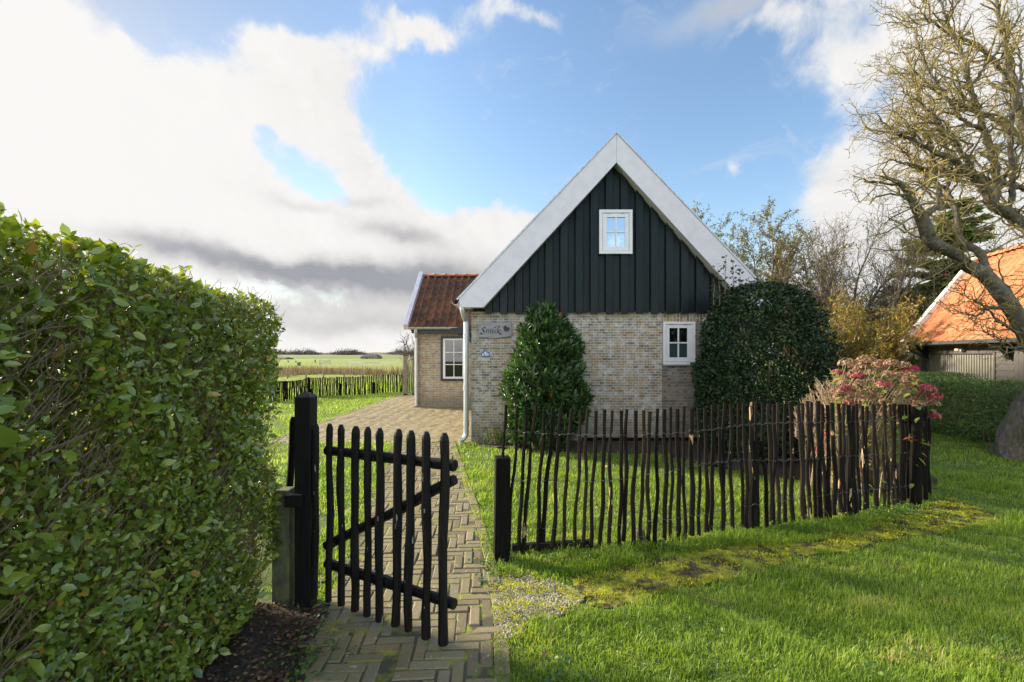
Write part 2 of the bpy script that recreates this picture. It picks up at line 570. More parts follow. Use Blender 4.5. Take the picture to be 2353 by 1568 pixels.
M['clad'] = m_clad()
M['white'] = m_simple('white painted wood', (0.70, 0.71, 0.76), (0.78, 0.79, 0.83), 0.42, (2, 2, 2), 3.0, 0.12, 0.003)
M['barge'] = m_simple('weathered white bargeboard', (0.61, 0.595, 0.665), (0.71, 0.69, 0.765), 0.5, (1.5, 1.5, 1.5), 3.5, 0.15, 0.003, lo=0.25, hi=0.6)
M['zinc'] = m_simple('weathered zinc', (0.42, 0.44, 0.46), (0.62, 0.64, 0.66), 0.42, (12, 12, 2), 2.0, 0.1, 0.002, metallic=0.75)
M['blue_black'] = m_simple('blue black paint', (0.008, 0.011, 0.022), (0.014, 0.018, 0.032), 0.35, (5, 5, 5), 2.0, 0.1, 0.002)
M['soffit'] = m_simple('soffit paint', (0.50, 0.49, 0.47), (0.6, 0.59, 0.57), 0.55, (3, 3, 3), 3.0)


def m_glass_dark(name, tintc, refl=0.0, rough=0.02):
    m, nt, out = new_mat(name)
    b = node(nt, 'ShaderNodeBsdfPrincipled', {'Base Color': (*tintc, 1), 'Roughness': rough, 'IOR': 1.52, })
    b.inputs['Specular IOR Level'].default_value = 0.6
    g = node(nt, 'ShaderNodeBsdfGlossy', {'Color': (0.93, 0.96, 1, 1), 'Roughness': rough})
    mx = node(nt, 'ShaderNodeMixShader', {0: refl, 1: b.outputs[0], 2: g.outputs[0]})
    nt.links.new(mx.outputs[0], out.inputs[0])
    return m


M['pane_sky'] = m_glass_dark('reflective attic glass', (0.05, 0.07, 0.09), 0.72)
M['pane_dark'] = m_glass_dark('dark window glass', (0.004, 0.006, 0.008), 0.02)
M['pane_frost'] = m_glass_dark('frosted window glass', (0.022, 0.045, 0.05), 0.0, 0.35)
M['pane_annex'] = m_glass_dark('annex window glass', (0.012, 0.012, 0.011), 0.0)


def m_clear():
    m, nt, out = new_mat('clear screen glass')
    tr = node(nt, 'ShaderNodeBsdfTransparent', {'Color': (0.86, 0.93, 0.88, 1)})
    g = node(nt, 'ShaderNodeBsdfGlossy', {'Color': (1, 1, 1, 1), 'Roughness': 0.03})
    mx = node(nt, 'ShaderNodeMixShader', {0: 0.1, 1: tr.outputs[0], 2: g.outputs[0]})
    nt.links.new(mx.outputs[0], out.inputs[0])
    return m


M['clear'] = m_clear()


def m_brick(name, bw, rh, mortar, ramp_stops, mort_cols, smear, bstr=0.6, vertical=False):
    m, nt, out = new_mat(name)
    tc = node(nt, 'ShaderNodeTexCoord')
    geo = node(nt, 'ShaderNodeNewGeometry')
    sp = node(nt, 'ShaderNodeSeparateXYZ', {0: tc.outputs['Object']})
    sn = node(nt, 'ShaderNodeSeparateXYZ', {0: geo.outputs['Normal']})
    isx = math_(nt, 'GREATER_THAN', math_(nt, 'ABSOLUTE', sn.outputs[0]), 0.6)
    hx = node(nt, 'ShaderNodeMix', {0: isx, 2: sp.outputs[0], 3: sp.outputs[1]}, data_type='FLOAT').outputs[0]
    a, b = (hx, sp.outputs[2]) if not vertical else (sp.outputs[2], hx)
    vec = node(nt, 'ShaderNodeCombineXYZ', {0: a, 1: b, 2: 0.0}).outputs[0]
    wob = node(nt, 'ShaderNodeTexNoise', {'Vector': tc.outputs['Object'], 'Scale': 14.0, 'Detail': 3.0})
    wv = node(nt, 'ShaderNodeVectorMath', {0: wob.outputs['Color'], 1: (0.5, 0.5, 0.5)}, operation='SUBTRACT').outputs[0]
    wv = node(nt, 'ShaderNodeVectorMath', {0: wv, 1: (0.009, 0.007, 0)}, operation='MULTIPLY').outputs[0]
    vec = node(nt, 'ShaderNodeVectorMath', {0: vec, 1: wv}, operation='ADD').outputs[0]
    bt = node(nt, 'ShaderNodeTexBrick', {'Vector': vec, 'Color1': (0, 0, 0, 1), 'Color2': (1, 1, 1, 1), 'Mortar': (0.5, 0.5, 0.5, 1), 'Scale': 1.0,
                                         'Mortar Size': mortar, 'Mortar Smooth': 0.35, 'Bias': 0.0, 'Brick Width': bw, 'Row Height': rh})
    bt.offset = 0.5; bt.offset_frequency = 2
    bt.squash = 0.5 if not vertical else 1.0; bt.squash_frequency = 2
    sc = node(nt, 'ShaderNodeSeparateColor', {0: bt.outputs['Color']})
    bc = ramp(nt, sc.outputs[0], ramp_stops)
    fine = noise(nt, tc.outputs['Object'], 55.0, 6, 0.7)
    mid = noise(nt, tc.outputs['Object'], 9.0, 5, 0.65)
    bc = mixc(nt, math_(nt, 'MULTIPLY', fine, 0.55), bc, mixc(nt, 1.0, bc, (0.45, 0.42, 0.38), 'MULTIPLY'))
    mc = ramp(nt, mid, [(0.3, mort_cols[0]), (0.7, mort_cols[1])])
    smn = math_(nt, 'MULTIPLY', math_(nt, 'SUBTRACT', math_(nt, 'ADD', math_(nt, 'MULTIPLY', fine, 0.6), math_(nt, 'MULTIPLY', mid, 0.6)), smear), 6.0, clamp=True)
    fac = math_(nt, 'MAXIMUM', bt.outputs['Fac'], math_(nt, 'MULTIPLY', smn, 0.8))
    # dirt and algae near the foot of the wall
    foot = node(nt, 'ShaderNodeMapRange', {0: math_(nt, 'ADD', sp.outputs[2], math_(nt, 'MULTIPLY', mid, -0.5)), 1: -0.1, 2: 0.25, 3: 0.5, 4: 0.0}).outputs[0]
    col = mixc(nt, fac, bc, mc)
    col = mixc(nt, foot, col, (0.10, 0.095, 0.075))
    h = math_(nt, 'SUBTRACT', math_(nt, 'MULTIPLY', fine, 0.35), math_(nt, 'MULTIPLY', bt.outputs['Fac'], 0.8))
    principled(nt, out, Base_Color=col, Roughness=0.88, Normal=bump(nt, h, bstr, 0.012))
    return m


YB = [(0.0, (0.27, 0.18, 0.085)), (0.2, (0.43, 0.31, 0.135)), (0.35, (0.19, 0.14, 0.085)), (0.5, (0.48, 0.37, 0.185)), (0.62, (0.35, 0.20, 0.13)), (0.74, (0.44, 0.33, 0.145)), (0.86, (0.13, 0.11, 0.10)), (1.0, (0.55, 0.49, 0.36))]
RB = [(0.0, (0.33, 0.19, 0.10)), (0.2, (0.46, 0.33, 0.15)), (0.38, (0.26, 0.17, 0.10)), (0.5, (0.52, 0.42, 0.22)), (0.65, (0.38, 0.22, 0.13)), (0.8, (0.46, 0.34, 0.14)), (1.0, (0.20, 0.16, 0.12))]
M['brick'] = m_brick('yellow handmade brick', 0.19, 0.0447, 0.0050, YB, ((0.47, 0.475, 0.48), (0.66, 0.675, 0.69)), 0.56)
M['brick_annex'] = m_brick('red and yellow brick', 0.19, 0.048, 0.0058, RB, ((0.46, 0.46, 0.45), (0.62, 0.63, 0.63)), 0.60)
M['brick_old'] = m_brick('older brick infill', 0.135, 0.052, 0.0075, [(0.0, (0.24, 0.19, 0.13)), (0.25, (0.16, 0.125, 0.10)), (0.5, (0.32, 0.26, 0.19)), (0.7, (0.22, 0.20, 0.17)), (0.85, (0.38, 0.33, 0.25)), (1.0, (0.13, 0.11, 0.10))], ((0.17, 0.17, 0.165), (0.33, 0.33, 0.33)), 0.66)
M['soldier'] = m_brick('soldier course brick', 0.30, 0.056, 0.0065, YB, ((0.46, 0.45, 0.42), (0.60, 0.59, 0.56)), 0.66, vertical=True)


def m_tile(name, stops, lichen_col, lichen, patch=(0.3, 0.26, 0.08), rough=0.75):
    m, nt, out = new_mat(name)
    t = tint_attr(nt)[0]
    col = ramp(nt, t, stops)
    co = obj_co(nt)
    n1 = noise(nt, co, 22.0, 6, 0.7)
    n2 = noise(nt, co, 3.0, 5, 0.65)
    dk = mixc(nt, 1.0, col, (0.5, 0.46, 0.42), 'MULTIPLY')
    col = mixc(nt, math_(nt, 'MULTIPLY', n1, 0.5), col, dk)
    lf = math_(nt, 'MULTIPLY', math_(nt, 'SUBTRACT', math_(nt, 'ADD', math_(nt, 'MULTIPLY', n1, 0.5), math_(nt, 'MULTIPLY', n2, 0.6)), lichen), 7.0, clamp=True)
    col = mixc(nt, math_(nt, 'MULTIPLY', lf, 0.8), col, lichen_col)
    pn = noise(nt, co, 6.0, 2, 0.5)
    col = mixc(nt, math_(nt, 'GREATER_THAN', pn, 0.76), col, patch)
    principled(nt, out, Base_Color=col, Roughness=rough, Normal=bump(nt, n1, 0.35, 0.005))
    return m


M['tile_red'] = m_tile('old red pantile', [(0.0, (0.085, 0.042, 0.03)), (0.4, (0.17, 0.075, 0.045)), (0.7, (0.235, 0.10, 0.055)), (1.0, (0.12, 0.065, 0.05))], (0.12, 0.105, 0.06), 0.56)
M['tile_ridge'] = m_tile('ridge tile', [(0.0, (0.34, 0.11, 0.06)), (1.0, (0.42, 0.15, 0.08))], (0.2, 0.14, 0.08), 0.66)
M['tile_orange'] = m_tile('bright orange pantile', [(0.0, (0.50, 0.17, 0.065)), (0.5, (0.58, 0.21, 0.085)), (1.0, (0.62, 0.26, 0.12))], (0.52, 0.36, 0.28), 0.72, patch=(0.6, 0.33, 0.03))

M['hedge_leaf'] = m_leaf('privet leaf', [(0.0, (0.09, 0.135, 0.024)), (0.35, (0.18, 0.25, 0.036)), (0.7, (0.28, 0.345, 0.05)), (0.9, (0.38, 0.40, 0.06)), (0.955, (0.20, 0.24, 0.04)), (0.975, (0.42, 0.36, 0.04)), (1.0, (0.50, 0.30, 0.06))], 0.2, 0.3, (1.5, 1.5, 0.5), 0.75)
M['twig'] = m_simple('brown twig bark', (0.13, 0.088, 0.055), (0.30, 0.21, 0.14), 0.8, (20, 20, 20), 3.0, 0.3, 0.003)
M['laurel_leaf'] = m_leaf('laurel leaf', [(0.0, (0.018, 0.048, 0.018)), (0.5, (0.042, 0.10, 0.028)), (0.9, (0.10, 0.185, 0.035)), (0.985, (0.08, 0.15, 0.03)), (1.0, (0.45, 0.12, 0.03))], 0.34, 0.25, (1.6, 1.6, 0.4), 0.5)
M['holly_leaf'] = m_leaf('holly leaf', [(0.0, (0.010, 0.024, 0.012)), (0.6, (0.021, 0.048, 0.019)), (0.95, (0.045, 0.09, 0.027)), (1.0, (0.08, 0.13, 0.03))], 0.42, 0.1, (1.5, 1.5, 0.5), 0.38)
M['box_leaf'] = m_leaf('clipped hedge leaf', [(0.0, (0.075, 0.14, 0.04)), (0.6, (0.15, 0.25, 0.055)), (1.0, (0.30, 0.40, 0.075))], 0.38, 0.25)
M['hyd_leaf'] = m_leaf('autumn hydrangea leaf', [(0.0, (0.10, 0.17, 0.035)), (0.4, (0.20, 0.26, 0.05)), (0.65, (0.36, 0.30, 0.05)), (0.8, (0.34, 0.07, 0.04)), (1.0, (0.30, 0.13, 0.07))], 0.5, 0.4, (1.3, 1.2, 0.6))
M['hyd_tan'] = m_leaf('faded tan hydrangea petal', [(0.0, (0.13, 0.07, 0.035)), (0.35, (0.27, 0.155, 0.08)), (0.7, (0.43, 0.28, 0.16)), (0.88, (0.56, 0.42, 0.29)), (1.0, (0.36, 0.08, 0.07))], 0.7, 0.35, (1.1, 1.0, 0.9))
M['hyd_pink'] = m_leaf('crimson hydrangea petal', [(0.0, (0.22, 0.015, 0.05)), (0.4, (0.36, 0.03, 0.075)), (0.7, (0.44, 0.13, 0.11)), (1.0, (0.52, 0.33, 0.24))], 0.7, 0.35, (1.1, 1.0, 1.0))
M['hyd_stem'] = m_simple('dry hydrangea stem', (0.30, 0.20, 0.12), (0.52, 0.40, 0.27), 0.8, (15, 15, 15), 2.0)
M['willow_leaf'] = m_leaf('thin autumn willow leaf', [(0.0, (0.08, 0.10, 0.03)), (0.5, (0.17, 0.16, 0.045)), (1.0, (0.30, 0.21, 0.06))], 0.5, 0.4)
M['yellow_leaf'] = m_leaf('yellowing shrub leaf', [(0.0, (0.09, 0.11, 0.025)), (0.5, (0.22, 0.20, 0.035)), (0.85, (0.36, 0.25, 0.035)), (1.0, (0.40, 0.17, 0.04))], 0.5, 0.4)
M['conifer_leaf'] = m_leaf('conifer needles', [(0.0, (0.08, 0.12, 0.04)), (0.6, (0.20, 0.25, 0.06)), (1.0, (0.42, 0.42, 0.08))], 0.5, 0.2)
M['bark_thin'] = m_simple('grey brown branch bark', (0.075, 0.06, 0.045), (0.17, 0.14, 0.10), 0.85, (10, 10, 10), 2.0)


def m_bark():
    m, nt, out = new_mat('lichen covered bark')
    co = obj_co(nt)
    a = noise(nt, obj_co(nt, (22, 22, 7)), 1.0, 8, 0.7, dist=0.6)
    vor = node(nt, 'ShaderNodeTexVoronoi', {'Vector': obj_co(nt, (16, 16, 6)), 'Scale': 1.0}).outputs['Distance']
    n2 = noise(nt, co, 5.0, 5, 0.6)
    n3 = noise(nt, co, 30.0, 5, 0.6)
    c = ramp(nt, a, [(0.25, (0.06, 0.05, 0.044)), (0.5, (0.17, 0.145, 0.125)), (0.75, (0.33, 0.295, 0.26))])
    c = mixc(nt, math_(nt, 'MULTIPLY', math_(nt, 'SUBTRACT', n2, 0.46), 3.5, clamp=True), c, (0.16, 0.15, 0.06))
    c = mixc(nt, math_(nt, 'MULTIPLY', math_(nt, 'SUBTRACT', n3, 0.57), 5.0, clamp=True), c, (0.24, 0.23, 0.15))
    h = math_(nt, 'ADD', a, math_(nt, 'MULTIPLY', vor, 0.6))
    principled(nt, out, Base_Color=c, Roughness=0.92, Normal=bump(nt, h, 1.0, 0.06))
    return m


M['bark'] = m_bark()


def m_lichen_twig():
    m, nt, out = new_mat('lichen covered twig')
    n = noise(nt, obj_co(nt), 9.0, 5, 0.65)
    c = ramp(nt, n, [(0.28, (0.06, 0.044, 0.032)), (0.42, (0.16, 0.12, 0.062)), (0.56, (0.30, 0.245, 0.08)), (0.74, (0.48, 0.39, 0.085))])
    principled(nt, out, Base_Color=c, Roughness=0.9)
    return m


M['lichen_twig'] = m_lichen_twig()
M['grass'] = m_leaf('lawn grass blade', [(0.0, (0.12, 0.20, 0.026)), (0.35, (0.22, 0.335, 0.042)), (0.7, (0.33, 0.44, 0.06)), (0.95, (0.44, 0.50, 0.10)), (0.985, (0.44, 0.40, 0.14)), (1.0, (0.55, 0.45, 0.25))], 0.45, 0.5, (1.3, 1.35, 0.62), 0.4)
M['moss_leaf'] = m_leaf('moss shoot', [(0.0, (0.14, 0.13, 0.015)), (0.5, (0.38, 0.40, 0.025)), (1.0, (0.58, 0.57, 0.05))], 0.7, 0.35, (1.2, 1.2, 0.6), 0.2)
M['reed'] = m_leaf('dry reed blade', [(0.0, (0.10, 0.07, 0.045)), (0.5, (0.24, 0.165, 0.10)), (0.8, (0.36, 0.26, 0.16)), (1.0, (0.20, 0.21, 0.06))], 0.8, 0.3, (1.1, 1.0, 0.8))


def m_ground():
    m, nt, out = new_mat('grassland')
    geo = node(nt, 'ShaderNodeNewGeometry')
    p = geo.outputs['Position']
    sp = node(nt, 'ShaderNodeSeparateXYZ', {0: p})
    st = node(nt, 'ShaderNodeMapping', {0: p, 3: (0.12, 0.5, 1.0)}).outputs[0]
    n1 = noise(nt, p, 30.0, 5, 0.7)
    n2 = noise(nt, st, 0.22, 5, 0.6)
    n3 = noise(nt, p, 1.2, 5, 0.6)
    near = ramp(nt, n1, [(0.3, (0.06, 0.10, 0.018)), (0.7, (0.15, 0.22, 0.03))])
    far = ramp(nt, n2, [(0.30, (0.27, 0.21, 0.09)), (0.42, (0.25, 0.29, 0.045)), (0.55, (0.25, 0.34, 0.035)), (0.75, (0.32, 0.37, 0.05))])
    far = mixc(nt, math_(nt, 'MULTIPLY', n3, 0.5), far, mixc(nt, 1.0, far, (0.8, 0.8, 0.7), 'MULTIPLY'))
    f = node(nt, 'ShaderNodeMapRange', {0: sp.outputs[1], 1: 12.0, 2: 22.0, 3: 0.0, 4: 1.0}).outputs[0]
    c = mixc(nt, f, near, far)
    principled(nt, out, Base_Color=c, Roughness=0.95, Normal=bump(nt, math_(nt, 'ADD', n1, n3), 0.8, 0.05))
    return m


M['ground'] = m_ground()


def m_paver():
    m, nt, out = new_mat('clay paver with moss specks')
    t = tint_attr(nt)
    co = obj_co(nt)
    c = ramp(nt, t[0], [(0.0, (0.25, 0.205, 0.115)), (0.35, (0.34, 0.28, 0.15)), (0.6, (0.38, 0.31, 0.17)), (0.8, (0.31, 0.27, 0.165)), (1.0, (0.41, 0.355, 0.215))])
    f = noise(nt, co, 60.0, 6, 0.75)
    g = noise(nt, co, 5.0, 5, 0.65)
    sp = noise(nt, co, 38.0, 2, 0.5)
    c = mixc(nt, math_(nt, 'MULTIPLY', f, 0.9), c, mixc(nt, 1.0, c, (0.4, 0.38, 0.34), 'MULTIPLY'))
    c = mixc(nt, math_(nt, 'MULTIPLY', math_(nt, 'SUBTRACT', sp, 0.66), 9.0, clamp=True), c, (0.46, 0.43, 0.38))
    mo = math_(nt, 'MULTIPLY', math_(nt, 'MULTIPLY', math_(nt, 'SUBTRACT', math_(nt, 'ADD', math_(nt, 'MULTIPLY', g, 0.75), math_(nt, 'MULTIPLY', f, 0.3)), 0.60), 6.0, clamp=True), t[1])
    c = mixc(nt, mo, c, (0.15, 0.15, 0.03))
    principled(nt, out, Base_Color=c, Roughness=0.82, Normal=bump(nt, f, 0.6, 0.006))
    return m


M['paver'] = m_paver()
M['joint'] = m_simple('mossy paving joint', (0.09, 0.08, 0.05), (0.26, 0.29, 0.03), 0.95, (1, 1, 1), 7.0, 0.6, 0.01, lo=0.47, hi=0.60)
M['joint_dry'] = m_simple('sandy paving joint', (0.20, 0.165, 0.11), (0.24, 0.21, 0.10), 0.95, (1, 1, 1), 7.0, 0.6, 0.01)
M['soil'] = m_simple('dark humus soil', (0.022, 0.016, 0.012), (0.085, 0.062, 0.044), 0.95, (1, 1, 1), 26.0, 1.0, 0.03)


def m_moss():
    m, nt, out = new_mat('moss and bare soil')
    co = obj_co(nt)
    a = noise(nt, co, 6.0, 6, 0.65)
    b = noise(nt, co, 55.0, 6, 0.7)
    s = math_(nt, 'ADD', math_(nt, 'MULTIPLY', a, 0.75), math_(nt, 'MULTIPLY', b, 0.35))
    c = ramp(nt, s, [(0.40, (0.022, 0.015, 0.010)), (0.49, (0.06, 0.042, 0.02)), (0.55, (0.20, 0.20, 0.018)), (0.64, (0.38, 0.40, 0.025)), (0.8, (0.52, 0.52, 0.04))])
    principled(nt, out, Base_Color=c, Roughness=0.95, Normal=bump(nt, b, 1.0, 0.02))
    return m


M['moss'] = m_moss()
M['gravel_base'] = m_simple('mossy gravel bed', (0.16, 0.14, 0.09), (0.36, 0.36, 0.05), 0.95, (1, 1, 1), 9.0, 0.8, 0.01)


def m_pebble():
    m, nt, out = new_mat('mixed pebble')
    t = tint_attr(nt)[0]
    c = ramp(nt, t, [(0.0, (0.14, 0.125, 0.11)), (0.3, (0.30, 0.275, 0.24)), (0.6, (0.44, 0.41, 0.37)), (0.66, (0.30, 0.21, 0.13)), (0.75, (0.34, 0.34, 0.05)), (0.9, (0.36, 0.35, 0.06)), (1.0, (0.56, 0.54, 0.5))])
    principled(nt, out, Base_Color=c, Roughness=0.7)
    return m


M['pebble'] = m_pebble()
M['litter'] = m_leaf('fallen leaf litter', [(0.0, (0.05, 0.03, 0.02)), (0.5, (0.14, 0.08, 0.045)), (0.85, (0.26, 0.15, 0.07)), (1.0, (0.42, 0.30, 0.07))], 0.7, 0.2, (1.1, 1, 0.8))
M['weed'] = m_leaf('weed leaf', [(0.0, (0.05, 0.11, 0.025)), (0.6, (0.10, 0.20, 0.04)), (1.0, (0.20, 0.30, 0.07))], 0.45, 0.35)
M['wire'] = m_simple('galvanised wire', (0.10, 0.10, 0.105), (0.22, 0.22, 0.225), 0.5, (30, 30, 30), 2.0, metallic=0.7)
M['grey_wood'] = m_simple('silvery weathered oak board', (0.21, 0.21, 0.235), (0.37, 0.37, 0.40), 0.7, (4, 30, 30), 1.2, 0.8, 0.004)
M['engrave'] = m_simple('burnt engraving', (0.010, 0.008, 0.008), (0.022, 0.017, 0.016), 0.8, (20, 20, 20), 2.0)
M['heart'] = m_simple('carved heart wood', (0.05, 0.04, 0.037), (0.085, 0.065, 0.055), 0.75, (6, 40, 40), 1.0, 0.5)
M['blue_glaze'] = m_simple('blue glazed tile', (0.03, 0.06, 0.32), (0.09, 0.16, 0.48), 0.2, (120, 120, 120), 1.0, 0.0)
M['white_glaze'] = m_simple('white glazed tile', (0.66, 0.67, 0.72), (0.74, 0.74, 0.78), 0.2, (9, 9, 9), 1.0, 0.0)
M['blue_ink'] = m_simple('blue painted numeral', (0.02, 0.02, 0.12), (0.03, 0.03, 0.16), 0.3, (9, 9, 9), 1.0, 0.0)
M['taupe'] = m_simple('taupe painted boards', (0.14, 0.127, 0.115), (0.18, 0.165, 0.15), 0.6, (3, 3, 3), 2.0, 0.2)
M['taupe_light'] = m_simple('light taupe door ribs', (0.26, 0.245, 0.20), (0.31, 0.295, 0.25), 0.55, (3, 3, 3), 2.0, 0.2)
M['slate_paint'] = m_simple('dark slate paint', (0.055, 0.062, 0.062), (0.085, 0.092, 0.09), 0.5, (3, 3, 3), 2.0, 0.2)
M['black_gap'] = m_simple('black parts and shaded gaps', (0.004, 0.006, 0.007), (0.008, 0.012, 0.015), 0.8, (3, 3, 3), 2.0, 0.2)  # near-black: black fittings, plus shade put as colour into recesses and slits
M['cream'] = m_simple('cream plastic', (0.70, 0.66, 0.52), (0.76, 0.72, 0.58), 0.4, (3, 3, 3), 2.0, 0.0)
M['verge'] = m_simple('lichen spotted white verge', (0.20, 0.19, 0.15), (0.74, 0.71, 0.64), 0.7, (3, 3, 3), 3.0, 0.2, lo=0.36, hi=0.42)
M['concrete'] = m_simple('algae stained concrete', (0.07, 0.065, 0.055), (0.17, 0.185, 0.07), 0.9, (3, 3, 2), 5.0, 0.9, 0.01, lo=0.35, hi=0.65)
M['screen_post'] = m_simple('wrapped grey brown post', (0.16, 0.13, 0.115), (0.24, 0.20, 0.18), 0.6, (2, 2, 14), 1.0, 0.4)
M['dune'] = m_simple('dune scrub', (0.11, 0.10, 0.065), (0.27, 0.24, 0.17), 0.95, (0.05, 0.05, 0.3), 1.0, 0.6, 0.5)
M['dyke'] = m_simple('dyke grass', (0.16, 0.22, 0.07), (0.22, 0.29, 0.09), 0.95, (0.05, 0.1, 0.3), 1.0, 0.4, 0.2)
M['water'] = m_simple('ditch water', (0.10, 0.12, 0.13), (0.16, 0.18, 0.19), 0.08, (0.3, 0.3, 0.3), 1.0, 0.02)
M['barn_roof'] = m_simple('slate barn roof', (0.07, 0.07, 0.075), (0.12, 0.115, 0.11), 0.8, (1, 1, 1), 2.0)
M['barn_wall'] = m_simple('weathered barn wall', (0.22, 0.17, 0.13), (0.32, 0.26, 0.2), 0.85, (1, 1, 1), 2.0)
M['green_paint'] = m_simple('dark green paint', (0.012, 0.06, 0.045), (0.02, 0.09, 0.06), 0.5, (1, 1, 1), 2.0)
M['pale_wood'] = m_simple('bleached gate wood', (0.36, 0.33, 0.27), (0.48, 0.45, 0.38), 0.8, (3, 3, 3), 2.0)
M['scrub'] = m_leaf('bare dune scrub', [(0.0, (0.08, 0.06, 0.045)), (1.0, (0.20, 0.16, 0.12))], 0.9, 0.1, (1, 1, 1))

# ================================================================ the setting
def sheet(name, poly, z, mat, kind='structure'):
    mb = MB(); mb.add([(p[0], p[1], z) for p in poly], [tuple(range(len(poly)))])
    o = mb.build(name, mat)
    n = o.data.polygons[0].normal.z
    if n < 0: o.data.flip_normals()
    tag(o, kind=kind)
    return o


g = MB(); g.add([(-1500, -60, 0), (1500, -60, 0), (1500, 1800, 0), (-1500, 1800, 0)], [(0, 1, 2, 3)])
tag(g.build('ground', M['ground']), kind='structure')

PATH_R = [G(*p) for p in [(1035, 1019), (1060, 1100), (1085, 1180), (1115, 1300), (1133, 1420), (1133, 1568), (1133, 1900)]]
PATH_L = [G(*p) for p in [(905, 1019), (872, 1132), (818, 1245), (764, 1380), (722, 1470), (690, 1568), (600, 1900)]]
PATH = [(p.x, p.y) for p in PATH_R] + [(p.x, p.y) for p in reversed(PATH_L)]
TERR = [(-4.12, 7.66), (-0.70, 7.66), (-0.70, 17.2), (-4.0, 17.2)]
GRAVEL = [(p.x, p.y) for p in (G(*q) for q in [(1128, 1326), (1200, 1322), (1290, 1342), (1350, 1374), (1300, 1412), (1230, 1436), (1190, 1462), (1150, 1478), (1136, 1440)])]
MOSS = [(p.x, p.y) for p in (G(*q) for q in [(1320, 1336), (1400, 1308), (1500, 1286), (1600, 1266), (1700, 1250), (1800, 1240), (1900, 1230), (1990, 1212), (2100, 1172), (2190, 1146), (2262, 1176), (2300, 1196), (2200, 1222),
                                            (2050, 1246), (1950, 1264), (1870, 1280), (1780, 1309), (1650, 1342), (1500, 1374), (1400, 1396), (1345, 1396)])]
TUFT = [(p.x, p.y) for p in (G(*q) for q in [(1152, 1304), (1250, 1284), (1500, 1256), (1740, 1222), (1960, 1196), (2010, 1196), (1985, 1226), (1900, 1244), (1800, 1256), (1700, 1258), (1600, 1272), (1500, 1290), (1400, 1310), (1330, 1334), (1200, 1326), (1136, 1328)])]
SOIL = [(p.x, p.y) for p in (G(*q) for q in [(600, 1395), (735, 1395), (760, 1398), (722, 1470), (690, 1568), (600, 1900)])] + [(-2.3, 1.45), (-2.3, 2.7)]
BED = [(-0.6, 7.3), (0.2, 7.0), (1.0, 6.85), (2.2, 6.75), (2.6, 6.0), (3.4, 5.3), (4.3, 4.9), (5.0, 5.3), (5.3, 6.4), (4.9, 7.7), (-0.6, 7.7)]


def inset_ok(x, y): return True


def pavers(name, poly, ox, oy, ang, L, W, mat, joint_mat, moss, seed, kind='structure', gap=0.006, zt=0.012):
    """real herringbone pavers clipped to a polygon, each with its own tint, height and tilt"""
    r = np.random.default_rng(seed)
    xs = [p[0] for p in poly]; ys = [p[1] for p in poly]
    ca, sa = math.cos(ang), math.sin(ang)
    cx, cy = (min(xs) + max(xs)) / 2, (min(ys) + max(ys)) / 2
    rad = math.hypot(max(xs) - min(xs), max(ys) - min(ys)) / 2 + L
    n = int(rad / W) + 2
    rects = []; kk = int(round(L / W))
    for i in range(-n, n):
        for j in range(-n, n):
            c = (i - j) % (2 * kk)
            if c == 0: rects.append((i * W, j * W, L, W))
            elif c == 2 * kk - 1: rects.append((i * W, j * W, W, L))
    a = np.array(rects)
    mx = a[:, 0] + a[:, 2] / 2; my = a[:, 1] + a[:, 3] / 2
    wx = cx + mx * ca - my * sa; wy = cy + mx * sa + my * ca
    keep = in_poly(wx + 0.04, wy, poly) | in_poly(wx, wy, poly)
    a = a[keep]; m = len(a)
    hx = a[:, 2] / 2 - gap / 2; hy = a[:, 3] / 2 - gap / 2
    jit = r.normal(0, 0.0025, (m, 2)); rot = r.normal(0, 0.012, m); zz = zt + r.normal(0, 0.0022, m); tl = r.normal(0, 0.008, (m, 2))
    V = []
    mx = mx[keep]; my = my[keep]
    for (sx, sy, inset, dz) in [(-1, -1, 0, -0.03), (1, -1, 0, -0.03), (1, 1, 0, -0.03), (-1, 1, 0, -0.03), (-1, -1, 0, -0.005), (1, -1, 0, -0.005), (1, 1, 0, -0.005), (-1, 1, 0, -0.005),
                                (-1, -1, 0.006, 0), (1, -1, 0.006, 0), (1, 1, 0.006, 0), (-1, 1, 0.006, 0)]:
        lx = sx * (hx - inset); ly = sy * (hy - inset)
        px = mx + jit[:, 0] + lx * np.cos(rot) - ly * np.sin(rot)
        py = my + jit[:, 1] + lx * np.sin(rot) + ly * np.cos(rot)
        V.append(np.stack([cx + px * ca - py * sa, cy + px * sa + py * ca, zz + dz + lx * tl[:, 0] + ly * tl[:, 1]], 1))
    V = np.stack(V, 1)
    q = np.array([(0, 1, 5, 4), (1, 2, 6, 5), (2, 3, 7, 6), (3, 0, 4, 7), (4, 5, 9, 8), (5, 6, 10, 9), (6, 7, 11, 10), (7, 4, 8, 11), (8, 9, 10, 11)])
    q = (q[None] + (np.arange(m) * 12)[:, None, None]).reshape(-1, 4)
    t = np.stack([r.random(m), np.full(m, moss), r.random(m)], 1)
    o = mesh_np(name, V.reshape(-1, 3), q, None, mat, None, tint=np.repeat(t, 12, axis=0), smooth=False)
    tag(o, kind=kind)
    return o


pavers('path', PATH, 0, 0, R(3), 0.201, 0.067, M['paver'], None, 1.3, 3, gap=0.0075)
sheet('path_bed', PATH, 0.008, M['joint'])
